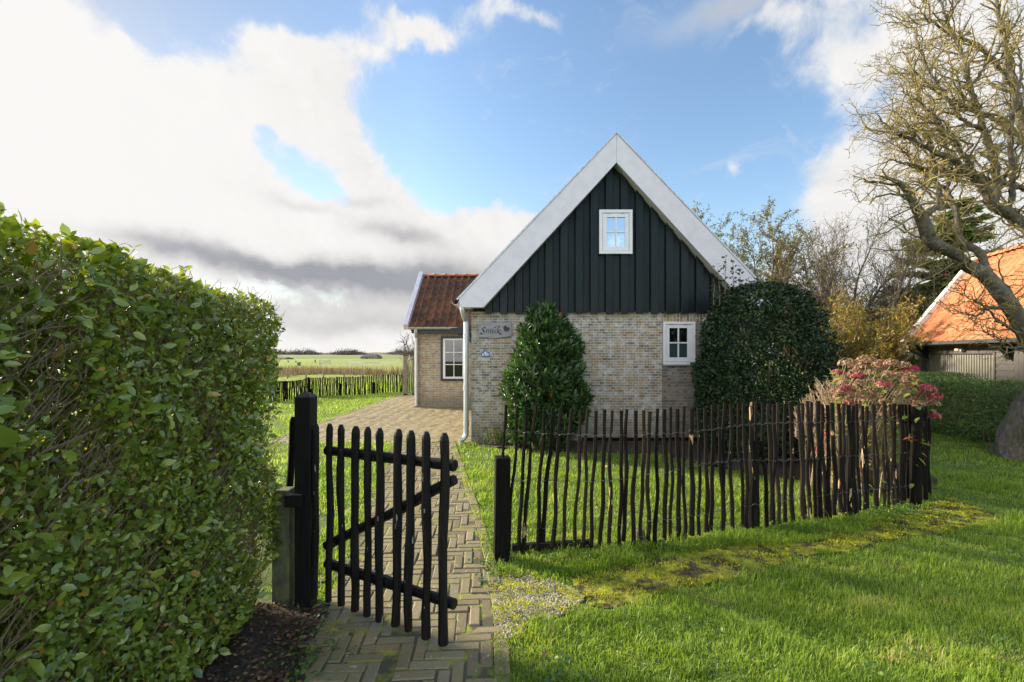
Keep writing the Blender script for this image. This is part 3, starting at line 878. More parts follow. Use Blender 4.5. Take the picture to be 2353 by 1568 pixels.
# long kerb pavers along the right edge of the path
kb = MB()
def edge_row(pts, off, w, L):
    tot = 0
    P2 = [Vector((p.x, p.y, 0)) for p in pts]
    seg = []
    for a, b in zip(P2[:-1], P2[1:]): seg.append((tot, (b - a).length, a, b)); tot += (b - a).length
    s = 0
    while s < tot - L:
        def at(d):
            for st, l, a, b in seg:
                if d <= st + l: return a + (b - a) * ((d - st) / l)
            return P2[-1]
        a, b = at(s), at(s + L - 0.008)
        d = (b - a).normalized(); nrm = Vector((d.y, -d.x, 0))
        z = 0.012 + random.gauss(0, 0.003)
        kb.cur = random.random()
        kb.obox(a + nrm * off + Vector((0, 0, -0.03)), b - a, nrm * w, Vector((0, 0, z + 0.03)))
        s += L
edge_row(PATH_R, -0.005, -0.075, 0.2)
ko = kb.build('path_kerb', M['paver'], use_tint=True, bevel=0.004)
tag(ko, kind='structure')
pavers('terrace', TERR, 0, 0, R(44), 0.2, 0.1, M['paver'], None, 0.15, 5, gap=0.005)
sheet('terrace_bed', TERR, 0.004, M['joint_dry'])


def lumpy(name, poly, step, amp, scale, mat, seed, z0=0.004, kind='structure', pw=1.0):
    xs = [p[0] for p in poly]; ys = [p[1] for p in poly]
    X = np.arange(min(xs) - step, max(xs) + step, step); Y = np.arange(min(ys) - step, max(ys) + step, step)
    gx, gy = np.meshgrid(X, Y); nx, ny = len(X), len(Y)
    p = np.stack([gx.ravel(), gy.ravel()], 1)
    wob = p + 0.04 * np.stack([vnoise(p, seed + 5, 2, 4.0), vnoise(p, seed + 6, 2, 4.0)], 1)
    ins = in_poly(wob[:, 0], wob[:, 1], poly)
    h = z0 + amp * np.clip(0.45 + 0.55 * vnoise(p, seed, 4, scale), 0, 1) ** pw
    i = (np.arange(ny - 1)[:, None] * nx + np.arange(nx - 1)[None]).ravel()
    q = np.stack([i, i + 1, i + nx + 1, i + nx], 1)
    q = q[ins[q].all(1)]
    used = np.unique(q); remap = np.full(len(p), -1); remap[used] = np.arange(len(used))
    V = np.concatenate([p, h[:, None]], 1)[used]
    o = mesh_np(name, V, remap[q], None, mat, None)
    tag(o, kind=kind)
    return o


tag(lumpy('moss', MOSS, 0.014, 0.014, 16.0, M['moss'], 21), kind='stuff')
lumpy('gravel_bed', GRAVEL, 0.02, 0.006, 12.0, M['gravel_base'], 22)
lumpy('soil', SOIL, 0.02, 0.045, 9.0, M['soil'], 23)
lumpy('flower_bed', BED, 0.04, 0.04, 5.0, M['soil'], 24, z0=0.006)


def scatter(poly, n, seed):
    r = np.random.default_rng(seed)
    xs = [p[0] for p in poly]; ys = [p[1] for p in poly]
    x = r.uniform(min(xs), max(xs), n); y = r.uniform(min(ys), max(ys), n)
    k = in_poly(x, y, poly)
    return x[k], y[k]


# pebbles
def pebbles():
    x, y = scatter(GRAVEL, 9000, 31)
    n2 = vnoise(np.stack([x, y], 1), 77, 2, 5.0)
    k = n2 + rng.normal(0, 0.3, len(x)) > -0.08
    x, y = x[k], y[k]; n = len(x)
    oc = np.array([(1, 0, 0), (0.7, 0.7, 0.1), (0, 1, 0), (-0.7, 0.7, 0.1), (-1, 0, 0), (-0.7, -0.7, 0.1), (0, -1, 0), (0.7, -0.7, 0.1), (0, 0, 0.75), (0.4, 0.3, 0.6), (-0.4, 0.3, 0.6), (0, -0.5, 0.6)])
    oc = np.array([(math.cos(a), math.sin(a), 0.0) for a in np.arange(6) * math.pi / 3] + [(0.62 * math.cos(a + .5), 0.62 * math.sin(a + .5), 0.55) for a in np.arange(6) * math.pi / 3] + [(0, 0, 0.72)])
    s = rng.uniform(0.004, 0.011, n); a = rng.random(n) * 6.28
    sx = s * rng.uniform(0.8, 1.3, n); sy = s * rng.uniform(0.6, 1.0, n)
    X = oc[None, :, 0] * sx[:, None]; Y = oc[None, :, 1] * sy[:, None]
    V = np.stack([x[:, None] + X * np.cos(a)[:, None] - Y * np.sin(a)[:, None], y[:, None] + X * np.sin(a)[:, None] + Y * np.cos(a)[:, None], 0.006 + oc[None, :, 2] * s[:, None]], -1)
    q = np.array([(i, (i + 1) % 6, 6 + (i + 1) % 6, 6 + i) for i in range(6)]); t = np.array([(6 + i, 6 + (i + 1) % 6, 12) for i in range(6)])
    off = (np.arange(n) * 13)[:, None, None]
    o = mesh_np('pebbles', V.reshape(-1, 3), (q[None] + off).reshape(-1, 4), (t[None] + off).reshape(-1, 3), M['pebble'], None, tint=np.repeat(rng.random(n), 13))
    tag(o, kind='stuff')
pebbles()


# ---------------------------------------------------------------- grass
def blades(name, x, y, h, w, mat, lean=0.5, z0=0.0, tint=None, seed=1, lean_dir=None, kind='stuff', origin=None):
    r = np.random.default_rng(seed)
    n = len(x)
    a = r.random(n) * 6.28 if lean_dir is None else lean_dir + r.normal(0, 1.5, n)
    ln = np.abs(r.normal(lean, 0.35, n))
    dx, dy = np.cos(a), np.sin(a)
    ta = a + 1.57 + r.normal(0, 0.5, n)
    wx, wy = np.cos(ta) * w / 2, np.sin(ta) * w / 2
    base = np.stack([x, y, np.broadcast_to(z0, (n,))], 1)
    wv = np.stack([wx, wy, np.zeros(n)], 1)
    mid = base + np.stack([dx * h * ln * 0.28, dy * h * ln * 0.28, h * 0.55], 1)
    tip = base + np.stack([dx * h * ln * 0.95, dy * h * ln * 0.95, h * (1.0 - 0.28 * np.minimum(ln, 1.4))], 1)
    V = np.stack([base - wv, base + wv, mid - wv * 0.8, mid + wv * 0.8, tip], 1).reshape(-1, 3)
    o5 = (np.arange(n) * 5)[:, None]
    q = np.array([[0, 1, 3, 2]]) + o5; t = np.array([[2, 3, 4]]) + o5
    if tint is None: tint = r.random(n)
    o = mesh_np(name, V, q, t, mat, None, tint=np.repeat(tint, 5), smooth=True)
    tag(o, kind=kind)
    return o


def grass_tint(x, y, r):
    p = np.stack([x, y], 1)
    return np.clip(0.48 + 0.16 * vnoise(p, 41, 3, 1.3) + 0.22 * vnoise(p, 42, 2, 7.0) + r.normal(0, 0.19, len(x)), 0, 1)


def lawn():
    r = np.random.default_rng(51)
    X, Y, H, W = [], [], [], []
    def fill(x0, x1, y0, y1, dens, h, w, cond=None):
        n = int((x1 - x0) * (y1 - y0) * dens)
        x = r.uniform(x0, x1, n); y = r.uniform(y0, y1, n)
        vis = (np.abs(x) < y * 1.22 + 1.5)
        x, y = x[vis], y[vis]
        p = np.stack([x, y], 1)
        wx = x + 0.05 * vnoise(p, 61, 3, 4.0) + r.normal(0, 0.02, len(x)); wy = y + 0.06 * vnoise(p, 62, 3, 4.0) + r.normal(0, 0.02, len(x))
        k = ~(in_poly(x, y, PATH) | in_poly(x, y, TERR) | in_poly(wx, wy, GRAVEL) | in_poly(wx, wy, MOSS) | in_poly(wx, wy, SOIL) | in_poly(wx, wy, BED))
        k |= in_poly(wx, wy, MOSS) & (r.random(len(x)) < np.where(vnoise(p, 66, 2, 6.0) > 0.4, 0.15, 0.008))
        k &= ~((x > -0.72) & (x < 4.2) & (y > 7.62)) & ~((x > -2.75) & (y > 12.6) & (x < 4.2))
        k &= ~((x < -1.3) & (y < 2.85))
        if cond is not None: k &= cond(x, y)
        x, y = x[k], y[k]
        p = np.stack([x, y], 1)
        X.append(x); Y.append(y)
        hh = h * (0.72 + 0.5 * np.clip(vnoise(p, 63, 3, 2.2) + 0.6 * vnoise(p, 64, 2, 9.0), -1, 1)) * r.lognormal(0, 0.33, len(x))
        H.append(hh); W.append(np.full(len(x), w) * r.uniform(0.7, 1.3, len(x)))
    fill(-1.6, 4.6, 1.6, 2.9, 15000, 0.043, 0.0034)
    fill(-1.6, 6.2, 2.9, 4.2, 8500, 0.045, 0.0044)
    fill(-3.0, 8.5, 4.2, 6.0, 3800, 0.045, 0.0062)
    fill(-4.3, 11.0, 6.0, 9.0, 1500, 0.046, 0.009)
    fill(4.6, 10.5, 9.0, 13.0, 500, 0.05, 0.014)
    fill(-13.0, -4.05, 7.0, 12.0, 750, 0.05, 0.011)
    fill(-15.0, -3.9, 12.0, 18.5, 420, 0.055, 0.016)
    X = np.concatenate(X); Y = np.concatenate(Y); H = np.concatenate(H); W = np.concatenate(W)
    p = np.stack([X, Y], 1)
    ld = 2.5 * vnoise(p, 71, 3, 2.5) + 0.4
    blades('lawn_grass', X, Y, H, W, M['grass'], 0.55, 0.0, grass_tint(X, Y, r), 52, ld)
    # longer unmown tufts along the foot of the paling fence
    x, y = scatter(TUFT, 30000, 53)
    p = np.stack([x, y], 1)
    nz = vnoise(p, 54, 3, 3.5)
    k = nz > -0.55; x, y, nz = x[k], y[k], nz[k]
    h = (0.05 + 0.045 * np.clip(nz, -0.5, 1)) * r.lognormal(0, 0.3, len(x))
    blades('tall_grass', x, y, h, np.full(len(x), 0.0042), M['grass'], 0.75, 0.0, np.clip(grass_tint(x, y, r) - 0.08, 0, 1), 55, np.full(len(x), -1.9) + 1.2 * vnoise(p[k], 56, 2, 3.0))
    # moss cushions: very short upright shoots over the damp strip and between the pebbles
    x, y = scatter(MOSS, 60000, 57); x2, y2 = scatter(GRAVEL, 3500, 58)
    x = np.concatenate([x, x2]); y = np.concatenate([y, y2])
    nz = vnoise(np.stack([x, y], 1), 21, 4, 16.0) + 0.5 * vnoise(np.stack([x, y], 1), 59, 2, 5.0)
    k = nz > 0.02; x, y, nz = x[k], y[k], nz[k]
    blades('moss_shoots', x, y, 0.012 * r.lognormal(0, 0.3, len(x)), np.full(len(x), 0.006), M['moss_leaf'], 0.6, np.clip(0.008 + 0.02 * nz, 0.006, 0.03), np.clip(0.5 + 0.3 * nz + r.normal(0, 0.2, len(x)), 0, 1), 60)
lawn()


def reeds():
    r = np.random.default_rng(81)
    n = 26000
    y = r.uniform(26, 44, n); x = r.uniform(-34, -6, n)
    nz = vnoise(np.stack([x * 0.35, y], 1), 82, 3, 0.35)
    k = nz > -0.05 + 0.25 * (np.abs(y - 35) > 6)
    x, y, nz = x[k], y[k], nz[k]
    blades('reed_bed', x, y, (0.28 + 0.4 * np.clip(nz, 0, 1)) * r.lognormal(0, 0.25, len(x)), np.full(len(x), 0.03), M['reed'], 0.35, 0.0, r.random(len(x)), 83)
    # rough herbage just behind the far fence
    n = 12000
    y = r.uniform(18, 24, n); x = r.uniform(-14, -3.8, n)
    k = vnoise(np.stack([x, y], 1), 84, 3, 0.8) > -0.1
    x, y = x[k], y[k]
    blades('field_herbage', x, y, 0.10 * r.lognormal(0, 0.4, len(x)), np.full(len(x), 0.022), M['grass'], 0.6, 0.0, r.random(len(x)), 85)
reeds()


def litter():
    r = np.random.default_rng(91)
    x, y = scatter(SOIL, 4200, 92)
    k = y < 2.72; x, y = x[k], y[k]; n = len(x)
    pos = np.stack([x, y, 0.03 + r.uniform(0, 0.018, n)], 1)
    a = r.random(n) * 6.28
    d = np.stack([np.cos(a), np.sin(a), r.normal(0, 0.2, n)], 1)
    nr = np.stack([r.normal(0, 0.35, n), r.normal(0, 0.35, n), np.ones(n)], 1)
    o = leaves('leaf_litter', pos, d, nr, r.uniform(0.012, 0.035, n), M['litter'], kind='ovate', tint=r.random(n) ** 1.3)
    tag(o, kind='stuff')
    # small bright weeds on the soil, at the fence foot and along the path edge
    cl = []
    for (u, v, s, c) in [(720, 1500, 0.10, 60), (690, 1530, 0.12, 80), (650, 1560, 0.10, 60), (735, 1440, 0.08, 50), (1120, 1300, 0.05, 40), (1125, 1345, 0.05, 30), (1300, 1560, 0.08, 70), (1620, 1440, 0.07, 30), (1270, 1550, 0.05, 40),
                         (2010, 1180, 0.16, 240), (2050, 1190, 0.2, 320), (2090, 1185, 0.12, 160), (1990, 1205, 0.12, 120), (1850, 1205, 0.10, 60), (1500, 1262, 0.12, 60), (1660, 1240, 0.10, 50), (1330, 1278, 0.1, 50), (1810, 1215, 0.1, 60), (1145, 1318, 0.07, 60)]:
        c0 = G(u, v)
        q = r.normal(0, s, (c, 3)); q[:, 2] = np.abs(r.normal(0, 0.25 * s, c)) + 0.015
        cl.append(q + np.array([c0.x, c0.y, 0]))
    for _ in range(34):             # broad leaved rosettes in the lawn
        yy = r.uniform(2.1, 6.0); c0 = Vector((r.uniform(0.0, 1.0) * yy * 1.1, yy, 0)); c = int(r.integers(10, 40)); s = r.uniform(0.02, 0.09)
        if in_poly(np.array([c0.x]), np.array([c0.y]), MOSS)[0] or in_poly(np.array([c0.x]), np.array([c0.y]), GRAVEL)[0]: continue
        q = r.normal(0, s, (c, 3)); q[:, 2] = r.uniform(0.02, 0.05, c)
        cl.append(q + np.array([c0.x, c0.y, 0]))
    pos = np.concatenate(cl); n = len(pos)
    a = r.random(n) * 6.28
    d = np.stack([np.cos(a), np.sin(a), r.uniform(0.1, 0.7, n)], 1)
    nr = np.stack([r.normal(0, 0.4, n), r.normal(0, 0.4, n), np.ones(n)], 1)
    tag(leaves('weeds', pos, d, nr, r.uniform(0.012, 0.03, n), M['weed'], kind='round', tint=r.random(n)), kind='stuff')
    # a thin scatter of fallen leaves and twigs over the lawn
    n = 130
    x = r.uniform(0.1, 6, n); y = r.uniform(2.2, 6.5, n)
    pos = np.stack([x, y, np.full(n, 0.045)], 1); a = r.random(n) * 6.28
    d = np.stack([np.cos(a), np.sin(a), r.normal(0, 0.4, n)], 1)
    nr = np.stack([r.normal(0, 0.7, n), r.normal(0, 0.7, n), np.ones(n)], 1)
    tag(leaves('fallen_leaves', pos, d, nr, r.uniform(0.02, 0.045, n), M['litter'], kind='ovate', tint=r.uniform(0.4, 1, n)), kind='stuff')
litter()


# ---------------------------------------------------------------- far land: dyke, dunes, ditch
def strip(name, y0, y1, x0, x1, fn, mat, nx=400, ny=8):
    X = np.linspace(x0, x1, nx); T = np.linspace(0, 1, ny)
    gx, gt = np.meshgrid(X, T)
    z = fn(gx.ravel(), gt.ravel())
    V = np.stack([gx.ravel(), y0 + (y1 - y0) * gt.ravel(), z], 1)
    i = (np.arange(ny - 1)[:, None] * nx + np.arange(nx - 1)[None]).ravel()
    tag(mesh_np(name, V, np.stack([i, i + 1, i + nx + 1, i + nx], 1), None, mat), kind='structure')
strip('dyke', 140, 170, -260, 260, lambda x, t: 0.03 + np.sin(np.pi * np.clip(t, 0, 1)) ** 0.8 * (1.0 + 0.08 * np.sin(x * 0.05)), M['dyke'], 200, 9)
strip('dunes', 380, 520, -700, 700, lambda x, t: -0.2 + np.sin(np.pi * np.clip(t, 0, 1)) * (2.9 + 1.0 * vnoise(np.stack([x, t * 140], 1), 95, 4, 0.02) + 0.35 * vnoise(np.stack([x, t * 140], 1), 96, 3, 0.15)), M['dune'], 900, 16)
sheet('ditch', [(-30, 78), (-18, 70), (-15.5, 69), (-15.2, 71.5), (-18, 73), (-30, 83)], 0.008, M['water'])
sheet('ditch', [(-26, 60), (-14.5, 63.4), (-14.5, 64.2), (-26, 61.5)], 0.008, M['water'])


def scrub_tops():
    r = np.random.default_rng(97)
    n = 15000
    cx = r.choice([-205, -190, -178, -150, -143, -138, -100, -92, -60, -52, -44, -36], n)
    x = cx + r.normal(0, 5, n); y = 400 + r.normal(0, 6, n)
    z = 1.2 + np.abs(r.normal(0, 1.0, n)) * np.exp(-((x - cx) / 6) ** 2) * 1.8
    pos = np.stack([x, y, z], 1)
    tag(leaves('dune_scrub', pos, r.normal(0, 1, (n, 3)), r.normal(0, 1, (n, 3)), r.uniform(0.5, 1.3, n), M['scrub'], kind='ovate', tint=r.random(n)), kind='stuff')
scrub_tops()

# ================================================================ the cottage
YF = 7.69; XL, XR, XC = -0.687, 4.11, 1.71; YB = 17.2
APEX = 5.10; SL = 1.048; EAVE = (2.40)


def window(parent, x0, x1, z0, z1, y, fw, gx0, gx1, gz0, gz1, cols, rows, paint, panes, dark=None, sash_gap=0.012):
    """outer frame, sash, glazing bars and panes of a window in a wall facing the camera (front face at y)"""
    f = MB()
    d = 0.045
    f.box(x0, x1, y - d, y, z0, z0 + fw); f.box(x0, x1, y - d, y, z1 - fw, z1)
    f.box(x0, x0 + fw, y - d, y, z0 + fw, z1 - fw); f.box(x1 - fw, x1, y - d, y, z0 + fw, z1 - fw)
    fr = f.build('frame', dark or paint, parent, bevel=0.003)
    s = MB(); a = fw + sash_gap * 0.4
    X0, X1, Z0, Z1 = x0 + a, x1 - a, z0 + a, z1 - a
    ys0, ys1 = y - d + 0.012, y - 0.004
    s.box(X0, X1, ys0, ys1, Z0, gz0); s.box(X0, X1, ys0, ys1, gz1, Z1)
    s.box(X0, gx0, ys0, ys1, gz0, gz1); s.box(gx1, X1, ys0, ys1, gz0, gz1)
    sh = s.build('sash', paint, parent, bevel=0.004)
    b = MB(); bw = 0.011
    for c in range(1, cols):
        xc = gx0 + (gx1 - gx0) * c / cols
        b.box(xc - bw, xc + bw, ys0 + 0.004, ys1 - 0.006, gz0, gz1)
    for rr in range(1, rows):
        zc = gz0 + (gz1 - gz0) * rr / rows
        b.box(gx0, gx1, ys0 + 0.006, ys1 - 0.008, zc - bw, zc + bw)
    b.build('glazing_bars', paint, sh)
    for rr in range(rows):
        for c in range(cols):
            p = MB()
            p.box(gx0 + (gx1 - gx0) * c / cols, gx0 + (gx1 - gx0) * (c + 1) / cols, y - 0.012, y - 0.008, gz0 + (gz1 - gz0) * rr / rows, gz0 + (gz1 - gz0) * (rr + 1) / rows)
            p.build('pane', panes[rr if rr < len(panes) else -1], sh)
    return fr, sh


def pantile(o, ux, vx, ncol, nrow, tw, th, parent, mat, name='roof', seed=1, amp=0.026, per=9):
    """real overlapping pantiles; o lower left corner, ux unit along the eave, vx unit up the slope"""
    r = np.random.default_rng(seed)
    o, ux, vx = np.array(o), np.array(ux), np.array(vx)
    nz = np.cross(ux, vx); nz = nz / np.linalg.norm(nz)
    if nz[2] < 0: nz = -nz
    V = []; Q = []; T = []; base = 0
    t = np.linspace(0, 1, per)
    prof = np.where(t < 0.66, -amp * np.sin(np.pi * t / 0.66), amp * 1.15 * np.sin(np.pi * (t - 0.66) / 0.34))
    for rr in range(nrow):
        for c in range(ncol):
            dz = r.normal(0, 0.003); dv = r.normal(0, 0.005); tint = r.random()
            rows = []
            for (v, lift) in ((-0.03 + dv, 0.004), (-0.03 + dv, 0.042), (th * 0.5, 0.026), (th, 0.006)):
                p = o + ux * ((c + t)[:, None] * tw) + vx * (rr * th + v) + nz * (prof + lift + dz + (0.0 if lift > 0.01 or v > 0.1 else -0.004))[:, None]
                rows.append(p)
            V.append(np.concatenate(rows))
            for k in range(3):
                i = np.arange(per - 1) + k * per + base
                Q.append(np.stack([i, i + 1, i + per + 1, i + per], 1))
            T.append(np.full(4 * per, tint)); base += 4 * per
    ob = mesh_np(name, np.concatenate(V), np.concatenate(Q), None, mat, parent, tint=np.concatenate(T), smooth=True)
    return ob


def pipe(parent, pts, r, mat, collars=(), name='downspout', bend_r=None):
    mb = MB(); mb.tube(pts, r, 14)
    for c in collars:
        mb.tube([c - Vector((0, 0, 0.02)), c + Vector((0, 0, 0.02))], r * 1.16, 14)
        mb.tube([c - Vector((0, 0, 0.035)), c - Vector((0, 0, 0.027))], r * 1.25, 14)
        mb.tube([c + Vector((0, 0, 0.027)), c + Vector((0, 0, 0.035))], r * 1.25, 14)
        mb.box(c.x - 0.01, c.x + 0.01, c.y, c.y + 0.09, c.z - 0.012, c.z + 0.012)
    o = mb.build(name, mat, parent, smooth=True)
    m = o.modifiers.new('edges', 'EDGE_SPLIT'); m.split_angle = R(50)
    return o


def smooth_path(pts, n=6):
    """catmull-rom through points"""
    pts = [Vector(p) for p in pts]; out = []
    P4 = [pts[0]] + pts + [pts[-1]]
    for i in range(len(pts) - 1):
        a, b, c, d = P4[i:i + 4]
        for k in range(n):
            t = k / n
            out.append(0.5 * ((2 * b) + (c - a) * t + (2 * a - 5 * b + 4 * c - d) * t * t + (3 * b - a - 3 * c + d) * t ** 3))
    out.append(pts[-1]); return out


def cottage():
    h = thing('cottage', 'brick cottage with black boarded gable, white bargeboards and a red tiled side wing', 'house', (XC, 12, 0))
    # ---- main walls
    w = MB(); T = 0.2
    zt = 2.205
    w.box(XL, 1.18, YF, YF + T, -0.02, zt)
    w.box(1.18, 2.535, YF, YF + T, 0.085, zt)
    w.box(3.30, XR, YF, YF + T, 0.0, zt)
    w.prism([(XL, YF, zt), (XR, YF, zt), (XR, YF, 2.25), (XC, YF, 4.72), (XL, YF, 2.25)], (0, T, 0))
    w.box(XL, XL + T, YF + T, YB, 0, 2.3); w.box(XR - T, XR, YF + T, YB, 0, 2.3)
    w.prism([(XL + T, YB, 0), (XR - T, YB, 0), (XR - T, YB, 2.3), (XC, YB, 4.72), (XL + T, YB, 2.3)], (0, -T, 0))
    w.build('wall', M['brick'], h)
    iw = MB(); iw.box(2.54, 3.30, YF + 0.008, YF + T, 0.085, zt)
    tag(iw.build('wall_infill', M['brick_old'], h), 'older darker brick filling an old doorway under the small window')
    sc = MB(); sc.box(2.53, 3.30, YF - 0.004, YF + 0.05, 2.045, 2.172)
    sc.build('soldier_course', M['soldier'], h)
    pl = MB(); pl.box(1.18, 3.32, YF + 0.14, YF + 0.2, -0.02, 0.085)
    pl.build('shadow_recess', M['black_gap'], h)  # near-black box: the shadow under the raised wall foot, put into colour
    # ---- boarded gable
    b = MB(); bw = 0.1262; n = 0; x = XL - 0.02
    i = 0
    def ztop(xx): return 4.66 - abs(xx - XC) * 1.087 + 0.02
    while x < XR + 0.02:
        outer = i % 2 == 0
        x0, x1 = (x + 0.002, x + bw - 0.002) if outer else (x + 0.007, x + bw - 0.007)
        b.cur = random.random() ** 1.5
        y0, y1 = (YF - 0.092, YF - 0.060) if outer else (YF - 0.040, YF - 0.006)
        zb = 2.165 if outer else 2.194
        zb += random.gauss(0, 0.002)
        if x0 < XC < x1: top = [(x1, y0, ztop(x1)), (XC, y0, ztop(XC)), (x0, y0, ztop(x0))]
        else: top = [(x1, y0, ztop(x1)), (x0, y0, ztop(x0))]
        if min(p[2] for p in top) > zb + 0.02:
            tilt = random.gauss(0, 0.0015)
            b.prism([(x0, y0 + tilt, zb), (x1, y0 - tilt, zb)] + top, (0, y1 - y0, 0))
        x += bw; i += 1
    bk = MB(); bk.prism([(XL - 0.01, YF - 0.004, 2.21), (XR + 0.01, YF - 0.004, 2.21), (XC, YF - 0.004, 4.66)], (0, 0.003, 0)); bk.build('cladding_backing', M['black_gap'], h)  # black sheet added behind the slits; their shade is in its colour
    b.build('gable_cladding', M['clad'], h, bevel=0.005, use_tint=True)
    # ---- bargeboards
    yb0, yb1 = 7.44, 7.472
    for s in (-1, 1):
        def X(v): return XC + s * v
        poly = [(X(0.0015), yb0, APEX), (X(2.576), yb0, 2.40), (X(2.562), yb0, 2.256), (X(2.18), yb0, 2.256), (X(0.0015), yb0, 4.626)]
        m = MB(); m.prism(poly, (0, yb1 - yb0, 0)); m.build('bargeboard', M['barge'], h, bevel=0.003)
        t = MB()
        t.prism([(X(0.0), yb0 - 0.012, APEX + 0.004), (X(2.60), yb0 - 0.012, 2.376), (X(2.62), yb0 - 0.012, 2.394), (X(0.0), yb0 - 0.012, APEX + 0.034)], (0, 0.10, 0))
        t.build('verge_trim', M['zinc'], h)
        sf = MB()
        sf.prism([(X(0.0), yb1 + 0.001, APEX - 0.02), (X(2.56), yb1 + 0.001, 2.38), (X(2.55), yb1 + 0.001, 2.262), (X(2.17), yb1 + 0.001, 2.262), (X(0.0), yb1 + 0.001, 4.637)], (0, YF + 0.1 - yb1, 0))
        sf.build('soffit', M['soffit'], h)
        sl = MB()
        sl.prism([(X(0.0), YF + 0.11, APEX - 0.03), (X(2.56), YF + 0.11, 2.36), (X(2.5), YF + 0.11, 2.20), (X(0.0), YF + 0.11, 4.8)], (0, YB - YF - 0.05, 0))
        sl.build('roof_deck', M['barn_roof'], h)
        L = math.hypot(2.576, 2.70)
        vx = Vector((-s * 2.576 / L, 0, 2.70 / L))
        o = Vector((X(2.576), yb1 + 0.05, 2.40)) - Vector((vx.z * -s, 0, abs(vx.x))) * 0.055
        ux = Vector((0, 1, 0))
        pantile(o, ux, vx, 44, 11, 0.22, L / 11, h, M['tile_red'], 'roof', 3 + s)
    # gutters
    gm = MB()
    for s in (-1, 1):
        xg = XC + s * 2.64
        pr = [(xg + 0.06 * math.cos(a), yb0 + 0.02, 2.36 + 0.06 * math.sin(a)) for a in np.linspace(math.pi, 2 * math.pi, 9)]
        pr += [(xg + 0.052 * math.cos(a), yb0 + 0.02, 2.36 + 0.052 * math.sin(a)) for a in np.linspace(2 * math.pi, math.pi, 9)]
        g1 = MB(); g1.prism(pr, (0, YB - yb0, 0)); g1.build('gutter', M['zinc'], h)
    # ---- main downspout at the left corner
    xd, yd = -0.765, 7.60
    r = 0.043
    pts = smooth_path([(xd - 0.055, 7.50, 2.31), (xd - 0.05, 7.50, 2.22), (xd - 0.03, 7.54, 2.12), (xd - 0.002, yd, 2.04), (xd, yd, 1.95), (xd, yd, 1.0), (xd, yd, 0.22), (xd - 0.004, yd - 0.01, 0.15), (xd - 0.04, yd - 0.03, 0.085), (xd - 0.10, yd - 0.05, 0.06)], 5)
    pipe(h, pts, r, M['zinc'], [Vector((xd, yd, 1.79)), Vector((xd, yd, 0.93)), Vector((xd, yd, 0.33))])
    # ---- windows
    window(h, 1.452, 2.004, 3.160, 3.895, YF - 0.084, 0.052, 1.578, 1.885, 3.287, 3.770, 2, 2, M['white'], [M['pane_sky']])
    window(h, 2.545, 3.084, 1.316, 2.040, YF + 0.004, 0.045, 2.652, 2.955, 1.436, 1.930, 2, 2, M['white'], [M['pane_frost'], M['pane_dark']])
    # hinges on both front windows
    for xx, y0, z0 in ((1.56, YF - 0.136, 3.838), (1.80, YF - 0.136, 3.838), (2.64, YF - 0.048, 1.99), (2.88, YF - 0.048, 1.99)):
        hg = MB(); hg.box(xx, xx + 0.075, y0, y0 + 0.008, z0, z0 + 0.011); hg.build('hinge', M['zinc'], h)
    sl = MB(); sl.box(2.54, 3.09, YF - 0.05, YF + 0.01, 1.298, 1.314); sl.build('window_sill', M['zinc'], h)
    # ---- door canopy on the left wall
    c = MB()
    c.prism([(XL, 9.55, 2.08), (XL, 9.55, 2.12), (-1.30, 9.55, 2.03), (-1.30, 9.55, 1.99)], (0, 1.3, 0))
    c.build('canopy_roof', M['blue_black'], h)
    for yy in (9.6, 10.75):
        k = MB(); k.box(-1.27, XL - 0.001, yy, yy + 0.07, 1.93, 1.985)
        k.prism([(XL - 0.001, yy, 1.5), (XL - 0.001, yy, 1.6), (-0.95, yy, 1.93), (-1.04, yy, 1.93)], (0, 0.07, 0))
        k.build('canopy_bracket', M['blue_black'], h)
    # ---- side wing
    YA = 12.65; XA = -2.715
    a = MB(); T = 0.2
    a.box(XA, XL - 0.001, YA, YA + T, -0.02, 2.12)
    a.prism([(XA, YA + T, 0), (XA, 16.0, 0), (XA, 16.0, 2.2), (XA, 14.48, 3.86), (XA, YA + T, 2.3)], (T, 0, 0))
    a.box(XA + T, XL - 0.001, 15.8, 16.0, 0, 2.2)
    a.build('wing_wall', M['brick_annex'], h)
    so = MB(); so.box(-1.96, -1.25, YA - 0.004, YA + 0.05, 1.835, 2.02); so.build('soldier_course', M['soldier'], h)
    fs = MB(); fs.box(XA - 0.04, XL - 0.001, YA - 0.19, YA - 0.001, 2.06, 2.14); fs.build('fascia', M['blue_black'], h)
    ey, ez, ry, rz = 12.40, 2.225, 14.48, 3.965
    L = math.hypot(ry - ey, rz - ez); vx = Vector((0, (ry - ey) / L, (rz - ez) / L))
    pantile(Vector((-2.80, ey, ez)), Vector((1, 0, 0)), vx, 11, 8, 0.213, L / 8, h, M['tile_red'], 'wing_roof', 9, amp=0.044)
    dk = MB(); dk.prism([(-2.78, ey + 0.06, ez - 0.03), (-2.78, ry, rz - 0.03), (-2.78, ry, rz - 0.13), (-2.78, ey + 0.1, ez - 0.1)], (2.5, 0, 0))
    dk.prism([(-2.78, ry + 0.002, rz - 0.03), (-2.78, 16.4, 2.2), (-2.78, 16.3, 2.1), (-2.78, ry + 0.002, rz - 0.13)], (2.5, 0, 0))
    dk.build('roof_deck', M['barn_roof'], h)
    rd = MB()
